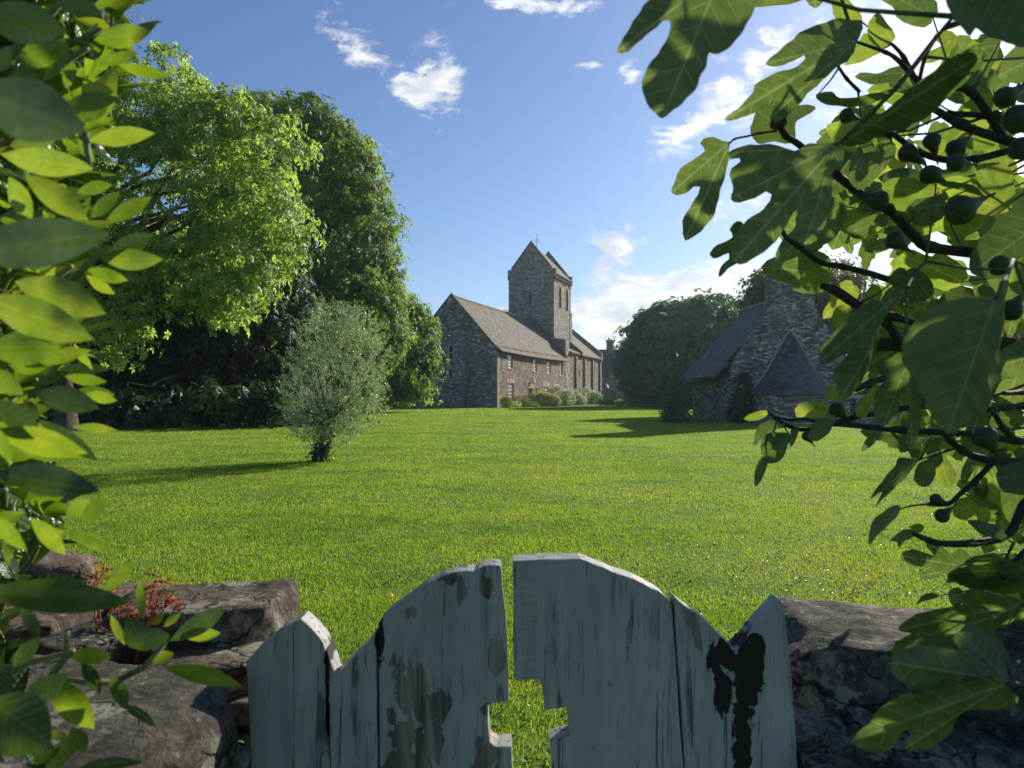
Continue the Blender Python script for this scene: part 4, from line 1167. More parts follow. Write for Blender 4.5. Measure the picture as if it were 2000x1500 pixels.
c = P(1313, 765, 38.6); bush('tall_weed', 'pale upright weed growing behind the dark bush by the cottage', 'plant', c.x, c.y, [((0, 0, 1.2), (.28, .3, 1.3)), ((.1, 0, 2.0), (.14, .15, .5))], 231, 'far_leaf', 420, .12, .06)
c = P(1452, 780, 35.6); bush('climbing_rose', 'climbing rose with a few pale pink blooms on the cottage gable corner', 'plant', c.x, c.y, [((0, .1, .9), (.75, .35, 1.0)), ((.1, .2, 1.9), (.5, .22, .75)), ((-.35, .2, .5), (.5, .4, .6))], 232, 'dark_leaf', 2300, .10, .07, ('pink_flower', 16, .06))
# post and rail by the right edge
c = P(1974, 850, 24.8); pf = thing('rail_fence', 'weathered wooden post and rail at the right edge, behind the fig leaves', 'fence', (c.x, c.y, 0))
MB().box(-.09, .09, -.09, .09, 0, 1.32).build('post', 'post_wood', pf); MB().box(2.2, 2.38, -.09, .09, 0, 1.3).build('post', 'post_wood', pf); MB().box(-.5, 3.5, .092, .13, 1.0, 1.14).build('rail', 'post_wood', pf)
# picnic table
x, y = loc_on(1092, -3.4)
pt = thing('picnic_table', 'brown wooden picnic table with benches before the flowering bushes', 'table', (x, y, 0), .15)
for k in range(5):
    pass
m = MB()
for k in range(5): m.box(-1.0, 1.0, -.38 + k * .155, -.38 + k * .155 + .14, .72, .76)
m.build('table_top', 'table_wood', pt)
for yy_ in (-.8, .62):
    m = MB(); m.box(-1.0, 1.0, yy_, yy_ + .18, .42, .46); m.build('seat', 'table_wood', pt)
for xx_ in (-.75, .75):
    m = MB(); m.prism([(xx_ - .04, -.72, 0), (xx_ - .04, -.60, 0), (xx_ - .04, -.2, .718), (xx_ - .04, -.32, .718)], (.08, 0, 0)); m.prism([(xx_ - .04, .72, 0), (xx_ - .04, .60, 0), (xx_ - .04, .2, .718), (xx_ - .04, .32, .718)], (.08, 0, 0)); m.box(xx_ + .042, xx_ + .08, -.78, .78, .34, .418)
    m.build('leg', 'table_wood', pt)

# ------------------------------------------------------------------ gate
gate = thing('wooden_gate', 'old white wooden gate with flaking paint darkened for shade, curved top and a cross-shaped cutout', 'gate', (0, GATE_D, 0))
BOT = 2560
boards = [
    [(480, 1292), (506, 1264.5), (552, 1226.6), (587, 1209), (600, 1219), (611, 1231), (624, 1244), (631, 1256), (635.5, 1275), (634, 1320), (638, 1400), (643, 1480), (648, 1560), (672, BOT), (530, BOT), (490, 1500)],
    [(638.5, 1268), (647, 1296), (656, 1319), (671, 1304), (688, 1288), (704, 1274), (720, 1254), (735, 1234), (736, 1350), (737, 1500), (741, BOT), (675, BOT), (650.5, 1560), (645.5, 1480), (640.5, 1400), (637, 1320)],
    [(738.6, 1217), (757, 1198.5), (772, 1186), (790, 1175), (812, 1157), (836, 1141), (852, 1132), (869, 1124), (884, 1120), (898, 1117), (913, 1115.5), (926, 1116), (935, 1110), (944, 1107), (955, 1105.5), (967, 1104), (978, 1104.5), (980, 1149), (984, 1190), (988, 1231), (991, 1300), (994.4, 1371),
     (969, 1374), (951.5, 1378), (953, 1404), (955, 1432), (957, 1449), (964, 1455), (971, 1459), (986, 1458), (999, 1459), (1001, 1500), (1004, 1640), (1012, BOT), (746, BOT), (740, 1500), (740, 1350)],
    [(1001.6, 1096), (1032, 1094), (1064, 1093), (1100, 1092), (1134, 1091.6), (1147, 1096), (1160, 1102), (1180, 1109), (1198, 1117), (1220, 1124), (1240, 1132), (1258, 1140), (1272, 1149), (1285, 1155), (1296, 1163), (1304, 1171), (1311, 1180), (1314, 1204), (1320, 1293), (1330, 1434), (1334.6, 1500), (1350, 1800), (1385, BOT),
     (1096, BOT), (1084, 1650), (1078, 1500), (1073.6, 1450), (1092, 1445), (1113, 1439), (1111, 1410), (1109, 1382), (1086, 1385), (1064, 1388), (1061, 1362), (1057.6, 1338), (1052, 1327), (1030, 1329), (1010, 1332), (1004, 1326), (1002, 1250), (1002.5, 1170)],
    [(1318, 1166), (1330, 1179), (1342, 1188), (1357, 1197), (1371, 1207), (1386, 1221), (1400, 1235.6), (1413, 1247), (1425, 1258), (1437, 1271), (1448, 1262), (1461, 1248), (1470, 1236), (1480, 1223), (1491, 1211), (1502, 1200), (1514, 1186), (1525, 1174), (1531, 1178), (1534, 1208), (1538, 1243), (1544, 1300), (1550, 1370), (1558, 1500), (1575, 1800), (1618, BOT), (1390, BOT), (1354, 1800), (1338, 1500), (1334, 1434), (1324, 1293), (1319, 1215)],
]
TH_G = .042
def board(poly, i):
    bm = bmesh.new()
    rr = random.Random(i)
    pts = [P(x + rr.uniform(-.7, .7), y + rr.uniform(-.7, .7), GATE_D) for x, y in poly]
    # straight runs get extra points so that worn edges can wander
    fine = []
    for k, a in enumerate(pts):
        b = pts[(k + 1) % len(pts)]
        fine.append(a)
        n_ = int((b - a).length / .035)
        for q in range(1, n_):
            p = a.lerp(b, q / n_); fine.append(p + Vector((rr.uniform(-.0011, .0011), 0, rr.uniform(-.0011, .0011))))
    vs = [bm.verts.new((p.x, p.y - GATE_D, p.z)) for p in fine]
    f = bm.faces.new(vs)
    ret = bmesh.ops.extrude_face_region(bm, geom=[f])
    nv = [e for e in ret['geom'] if isinstance(e, bmesh.types.BMVert)]
    bmesh.ops.translate(bm, verts=nv, vec=(0, TH_G, 0))
    bmesh.ops.recalc_face_normals(bm, faces=bm.faces)
    front = [e for e in bm.edges if len(e.link_faces) == 2 and any(len(q.verts) > 6 for q in e.link_faces)]
    bmesh.ops.bevel(bm, geom=front, offset=.0022, segments=2, affect='EDGES', profile=.5)
    me = bpy.data.meshes.new('board'); bm.to_mesh(me); bm.free()
    me.materials.append(M['gate_paint'])
    o = bpy.data.objects.new('board', me); COL.objects.link(o); o.parent = gate
    # shared object space on the gate so that wear lines up: mesh is in gate coordinates
    return o
for i, b in enumerate(boards):
    board(b, i)
m = MB()
a, b = P(500, 0, 1.05).x, P(1560, 0, 1.05).x
for za, zb in ((.22, .34), (.62, .72)):
    MB().box(a + .02, b - .03, TH_G + .002, TH_G + .032, za, zb).build('rail', 'gate_paint', gate)

# ------------------------------------------------------------------ dry stone walls either side of the gate
def stone_mesh(c, size, rz=0, tilt=(0, 0), seed=0, sub=4, round_=.22, rough=.06, p=9):
    """quarried stone: hull of points jittered on a squarish block, faces split and roughened along the bedding"""
    rq = random.Random(seed * 17 + 3)
    bm = bmesh.new()
    n_ = 64 if sub > 4 else 40
    for k in range(n_):
        d = Vector((rq.gauss(0, 1), rq.gauss(0, 1), rq.gauss(0, 1))).normalized()
        L = (abs(d.x) ** p + abs(d.y) ** p + abs(d.z) ** p) ** (1 / p)
        bm.verts.new(d / L * (1 - rq.random() ** 2 * (.20 if sub > 4 else .24)))
    for sx in (-1, 1):
        for sy in (-1, 1):
            for sz in (-1, 1):
                q = 1 - rq.uniform(.02, .22 if p > 6 else .34)
                bm.verts.new((sx * q * rq.uniform(.88, 1), sy * q * rq.uniform(.88, 1), sz * q))
    bmesh.ops.convex_hull(bm, input=bm.verts[:])
    bmesh.ops.delete(bm, geom=[v for v in bm.verts if not v.link_faces], context='VERTS')
    s = Vector(size) / 2
    for v in bm.verts:
        v.co = Vector((v.co.x * s.x, v.co.y * s.y, v.co.z * s.z))
    tgt = min(size) * (.10 if sub > 4 else .2)
    for _ in range(6):
        le = [e for e in bm.edges if e.calc_length() > tgt]
        if not le: break
        bmesh.ops.subdivide_edges(bm, edges=le, cuts=1)
        bmesh.ops.triangulate(bm, faces=[f for f in bm.faces if len(f.verts) > 3])
    bmesh.ops.smooth_vert(bm, verts=bm.verts[:], factor=.5, use_axis_x=True, use_axis_y=True, use_axis_z=True)
    bm.normal_update()
    mat = Matrix.Rotation(rz, 3, 'Z') @ Matrix.Rotation(tilt[0], 3, 'X') @ Matrix.Rotation(tilt[1], 3, 'Y')
    off = Vector((seed * 3.17, seed * 1.31, seed * 7.7))
    mn = min(s)
    new = []
    for v in bm.verts:
        w_ = v.co
        d = noise.fractal(w_ * 9 + off, .9, 2.1, 6) * rough * .55 + noise.noise(w_ * 3 + off) * rough * .8
        bed = noise.noise(Vector((w_.x * 4, w_.y * 4, w_.z * 55)) + off)
        d += abs(bed) * rough * -.55 * (1 - abs(v.normal.z))
        ch = noise.noise(w_ * 13 + off * 2)
        if ch > .32: d -= (ch - .32) * rough * 1.6
        new.append(mat @ (w_ + v.normal * d * mn * 2.2) + Vector(c))
    bm.verts.index_update()
    fs = [[v.index for v in f.verts] for f in bm.faces]
    bm.free()
    return new, fs
def stone(parent, name, mat, *a, **k):
    m = MB(); m.add(*stone_mesh(*a, **k))
    return m.build(name, mat, parent, smooth=True, uv=False)
lw = thing('stone_wall', 'rough dry stone wall with lichen-covered flat stones, left of the wooden gate', 'stone wall', (-.7, 1.05, 0))
O = Vector((-.7, 1.05, 0))
def ls(mat, x, y, z, size, rz=0, tilt=(0, 0), seed=0, **k):
    stone(lw, 'stone', mat, (x - O.x, y - O.y, z), size, rz, tilt, seed, **k)
ls('stone_brown', -.585, 1.33, 1.005, (.34, .27, .135), .12, (-.05, -.04), 1, sub=5, rough=.075, p=8)
ls('stone_grey', -.645, .92, .965, (.52, .35, .17), -.14, (.05, .02), 2, sub=5, rough=.05, p=14)
ls('stone_brown', -.50, 1.17, .985, (.20, .13, .075), .3, (0, .05), 3, sub=3, rough=.1)
ls('stone_tan', -.445, 1.12, .80, (.16, .22, .13), .2, (0, 0), 4, sub=3, rough=.1)
ls('stone_tan', -.43, 1.05, .90, (.07, .10, .07), .5, (0, .2), 5, sub=3, rough=.1)
ls('stone_tan', -.43, 1.20, .925, (.15, .18, .10), .1, (0, 0), 16, sub=3, rough=.08)
ls('stone_brown', -.435, 1.21, .86, (.17, .20, .12), -.1, (0, 0), 17, sub=3, rough=.08)
ls('stone_grey', -.49, 1.0, .69, (.17, .28, .16), .1, (0, 0), 6, sub=3, rough=.1)
ls('stone_tan', -.495, .99, .83, (.16, .24, .15), -.2, (0, 0), 15, sub=3, rough=.1)
ls('stone_brown', -.45, 1.08, .54, (.18, .34, .20), .05, (0, 0), 7, sub=3, rough=.08)
ls('stone_tan', -.46, 1.08, .36, (.19, .36, .22), 0, (0, 0), 8, sub=3, rough=.08)
ls('stone_grey', -.44, 1.08, .14, (.16, .36, .30), 0, (0, 0), 9, sub=3, rough=.08)
ls('stone_tan', -1.03, 1.62, 1.005, (.14, .15, .15), .3, (0, .1), 10, rough=.1, round_=.6)
for k, (x, y, z, a, b, c_) in enumerate(((-.44, 1.22, .945, .10, .09, .05), (-.40, 1.17, 1.0, .05, .05, .03), (-.70, 1.17, 1.03, .16, .10, .05), (-.82, 1.2, 1.04, .10, .10, .06), (-.44, 1.02, .86, .06, .07, .045), (-.415, 1.10, .735, .06, .09, .05),
        (-.45, .98, .60, .08, .1, .07), (-.42, 1.12, .955, .05, .06, .035), (-.415, 1.08, .66, .07, .08, .05), (-.76, 1.42, 1.01, .16, .14, .10))):
    ls(('stone_tan', 'stone_brown', 'stone_grey')[k % 3], x, y, z, (a, b, c_), k * .7, (k * .1 % .3, 0), 40 + k, sub=3, rough=.08)
ls('stone_brown', -.92, 1.28, 1.0, (.34, .30, .14), .1, (0, 0), 11, sub=3)
ls('stone_grey', -1.25, 1.05, .98, (.5, .5, .2), 0, (0, 0), 12, sub=3)
ls('stone_grey', -.95, 1.05, .62, (.9, .5, .46), 0, (0, 0), 13, sub=3, rough=.05)
ls('stone_brown', -.98, 1.08, .2, (.95, .55, .42), 0, (0, 0), 14, sub=3, rough=.05)
rw = thing('stone_wall', 'dark dry stone wall with a big rounded capstone, right of the gate under the fig leaves', 'stone wall', (.8, 1.1, 0))
O2 = Vector((.8, 1.1, 0))
def rs(mat, x, y, z, size, rz=0, tilt=(0, 0), seed=0, **k):
    stone(rw, 'stone', mat, (x - O2.x, y - O2.y, z), size, rz, tilt, seed, **k)
rs('stone_grey', .80, 1.24, .965, (.70, .36, .155), -.20, (-.03, .03), 21, sub=5, rough=.085, p=4.5)
for k, (x, y, z, a, b, c_) in enumerate(((.455, 1.03, .90, .07, .09, .05), (.47, 1.02, .77, .08, .08, .05), (.56, .99, .765, .10, .06, .05), (.60, .98, .895, .09, .05, .04), (.80, .96, .89, .12, .06, .05), (.46, 1.02, .70, .06, .08, .04))):
    rs(('stone_brown', 'stone_grey')[k % 2], x, y, z, (a, b, c_), k * .6, (0, k * .1), 60 + k, sub=3, rough=.08)
rs('stone_brown', .51, 1.15, .83, (.21, .34, .21), .1, (0, 0), 22, sub=3, rough=.09)
rs('stone_grey', .72, 1.15, .82, (.32, .38, .23), -.1, (0, .05), 23, sub=3, rough=.07)
rs('stone_brown', .98, 1.16, .82, (.40, .40, .24), .1, (0, 0), 24, sub=3, rough=.07)
rs('stone_grey', .51, 1.11, .65, (.20, .34, .20), 0, (0, 0), 25, sub=3, rough=.08)
rs('stone_tan', .70, 1.06, .645, (.26, .28, .15), 0, (0, 0), 26, sub=3, rough=.07)
rs('stone_grey', .98, 1.07, .63, (.32, .30, .16), 0, (0, 0), 27, sub=3, rough=.07)
rs('stone_grey', .66, 1.10, .42, (.48, .34, .30), 0, (0, 0), 28, sub=3, rough=.06)
rs('stone_brown', 1.1, 1.12, .42, (.42, .34, .28), 0, (0, 0), 29, sub=3, rough=.06)
rs('stone_grey', .85, 1.15, .13, (.9, .42, .30), 0, (0, 0), 30, sub=3, rough=.06)
rs('stone_grey', 1.28, 1.22, 1.0, (.42, .42, .2), .1, (0, 0), 31, sub=3, rough=.06)
rs('stone_grey', 1.30, 1.2, .82, (.44, .4, .16), 0, (0, 0), 32, sub=3, rough=.06)
rs('stone_brown', 1.42, 1.2, .3, (.5, .5, .62), 0, (0, 0), 33, sub=3, rough=.06)

# ------------------------------------------------------------------ near leaves
def leaf3d(V_, F_, base, d, nrm, L, W, curl=.25, fold=.22, wave=0.0, rng=random, U_=None):
    """elliptic leaf blade, 9 rows x 4: midrib from base along d, curving away from nrm"""
    d = d.normalized(); nrm = (nrm - d * nrm.dot(d)).normalized(); s = d.cross(nrm)
    rows = 9
    o = len(V_)
    ph = rng.uniform(0, 6)
    for i in range(rows + 1):
        u_ = i / rows
        wv = W * .5 * (math.sin(math.pi * u_ ** .82) ** .85) * (1 - .12 * u_) + .0006
        if u_ > .9: wv *= .75
        c = base + d * (L * u_) - nrm * (curl * L * u_ * u_ * .6)
        for q in (-1, -.5, 0, .5, 1):
            z_ = fold * abs(q) * wv + wave * L * .03 * math.sin(u_ * 11 + ph + (1.5 if q > 0 else 0)) * abs(q)
            V_.append(c + s * (q * wv) + nrm * z_)
            if U_ is not None: U_.append((u_, q * wv / L))
    for i in range(rows):
        for q in range(4):
            a = o + i * 5 + q
            F_.append((a, a + 1, a + 6, a + 5))

BASES = []
def catmull(pts, step):
    out = []
    n = len(pts)
    for i in range(n):
        p0, p1, p2, p3 = (Vector(pts[(i + k - 1) % n]) for k in range(4))
        seg = max(1, int((p2 - p1).length / step))
        for k in range(seg):
            t_ = k / seg
            out.append(.5 * ((2 * p1) + (p2 - p0) * t_ + (2 * p0 - 5 * p1 + 4 * p2 - p3) * t_ ** 2 + (3 * p1 - p0 - 3 * p2 + p3) * t_ ** 3))
    return out

def inside(p, poly):
    c = False
    j = len(poly) - 1
    for i in range(len(poly)):
        if (poly[i].y > p.y) != (poly[j].y > p.y) and p.x < (poly[j].x - poly[i].x) * (p.y - poly[i].y) / (poly[j].y - poly[i].y) + poly[i].x:
            c = not c
        j = i
    return c

def traced_leaf(mb, vb, outline, base, tip, d, tu=0.0, tv=0.0, bend=.0, fold=.10, teeth=1.0, seed=0, mi=0, veins=True, step=8):
    """leaf blade with the given outline (photo pixels), hung at distance d in space; tu/tv tilt it in depth along/across its midrib,
    bend curves it, fold lifts both halves off the midrib; veins run from the base to every lobe tip"""
    rr = random.Random(seed)
    base, tip = Vector(base), Vector(tip)
    ax = tip - base; Lp = ax.length; ax /= Lp; sd = Vector((-ax.y, ax.x))
    Lm = Lp / F * d
    poly = catmull(outline, step)
    ox, oy = rr.uniform(0, 90), rr.uniform(0, 90)
    def lift(p):
        q = p - base
        u_, v_ = q.dot(ax) / Lp, q.dot(sd) / Lp
        w_ = noise.noise(Vector((u_ * 2.4 + ox, v_ * 2.4 + oy, 0))) * .05 + noise.noise(Vector((u_ * 6 + ox, v_ * 6 + oy, 3))) * .016
        return d + Lm * (tu * u_ + tv * v_ + bend * u_ * u_ + fold * abs(v_) + w_)
    to3 = lambda p, off=0.0: P(p.x, p.y, lift(p) + off)
    n = len(poly)
    if teeth:
        tp = []
        for i, p in enumerate(poly):
            a, b = poly[i - 1], poly[(i + 1) % n]
            nn = Vector((-(b - a).y, (b - a).x)); nn = nn.normalized() if nn.length else nn
            tp.append(p + nn * (teeth * math.sin(i * 1.45) * .9 + rr.uniform(-.4, .4) * teeth))
        poly = tp
    xs = [p.x for p in poly]; ys = [p.y for p in poly]
    cell = max(16, min(max(xs) - min(xs), max(ys) - min(ys)) / 9)
    inner = []
    y_ = min(ys)
    while y_ < max(ys):
        x_ = min(xs)
        while x_ < max(xs):
            p = Vector((x_ + rr.uniform(-.2, .2) * cell, y_ + rr.uniform(-.2, .2) * cell))
            if inside(p, poly) and min((p - q).length for q in poly) > cell * .45:
                inner.append(p)
            x_ += cell
        y_ += cell
    allp = poly + inner
    vo, eo, fo, *_ = delaunay_2d_cdt(allp, [(i, (i + 1) % n) for i in range(n)], [], 1, 1e-4)
    ds = [(p - base).length for p in poly]
    kk = max(3, n // 16)
    tips = [poly[i] for i in range(n) if ds[i] > .42 * Lp and all(ds[i] >= ds[(i + j) % n] for j in range(-kk, kk + 1))] if veins else [tip]
    BASES.append(to3(base))
    axes = [((q - base).normalized(), (q - base).length) for q in (tips or [tip])]
    mb.add([to3(p) for p in vo], [tuple(f) for f in fo], mi)
    for f in fo:
        c = sum((Vector(vo[k]) for k in f), Vector((0, 0))) / len(f) - base
        a_, l_ = max(axes, key=lambda q: q[0].dot(c.normalized() if c.length else q[0]))
        for k in f:
            q = Vector(vo[k]) - base
            mb.luv.append((q.dot(a_) / l_, (q.x * -a_.y + q.y * a_.x) / l_))

def c1(l): return [(1150 + x / 2.343, y / 2.343) for x, y in l]
def c2(l): return [(1200 + x / 2.5, 460 + y / 2.5) for x, y in l]
def c6(l): return [(1600 + x / 3.75, 500 + y / 3.75) for x, y in l]
def c8(l): return [(1500 + x / 3, 1000 + y / 3) for x, y in l]
fig = thing('fig_tree', 'fig tree with large lobed leaves, dark branches and green figs, hanging in from the right', 'tree', (1.55, 1.25, 0))
FO = Vector((1.55, 1.25, 0))
fl_ = MB(); fv = MB(); fy = MB()
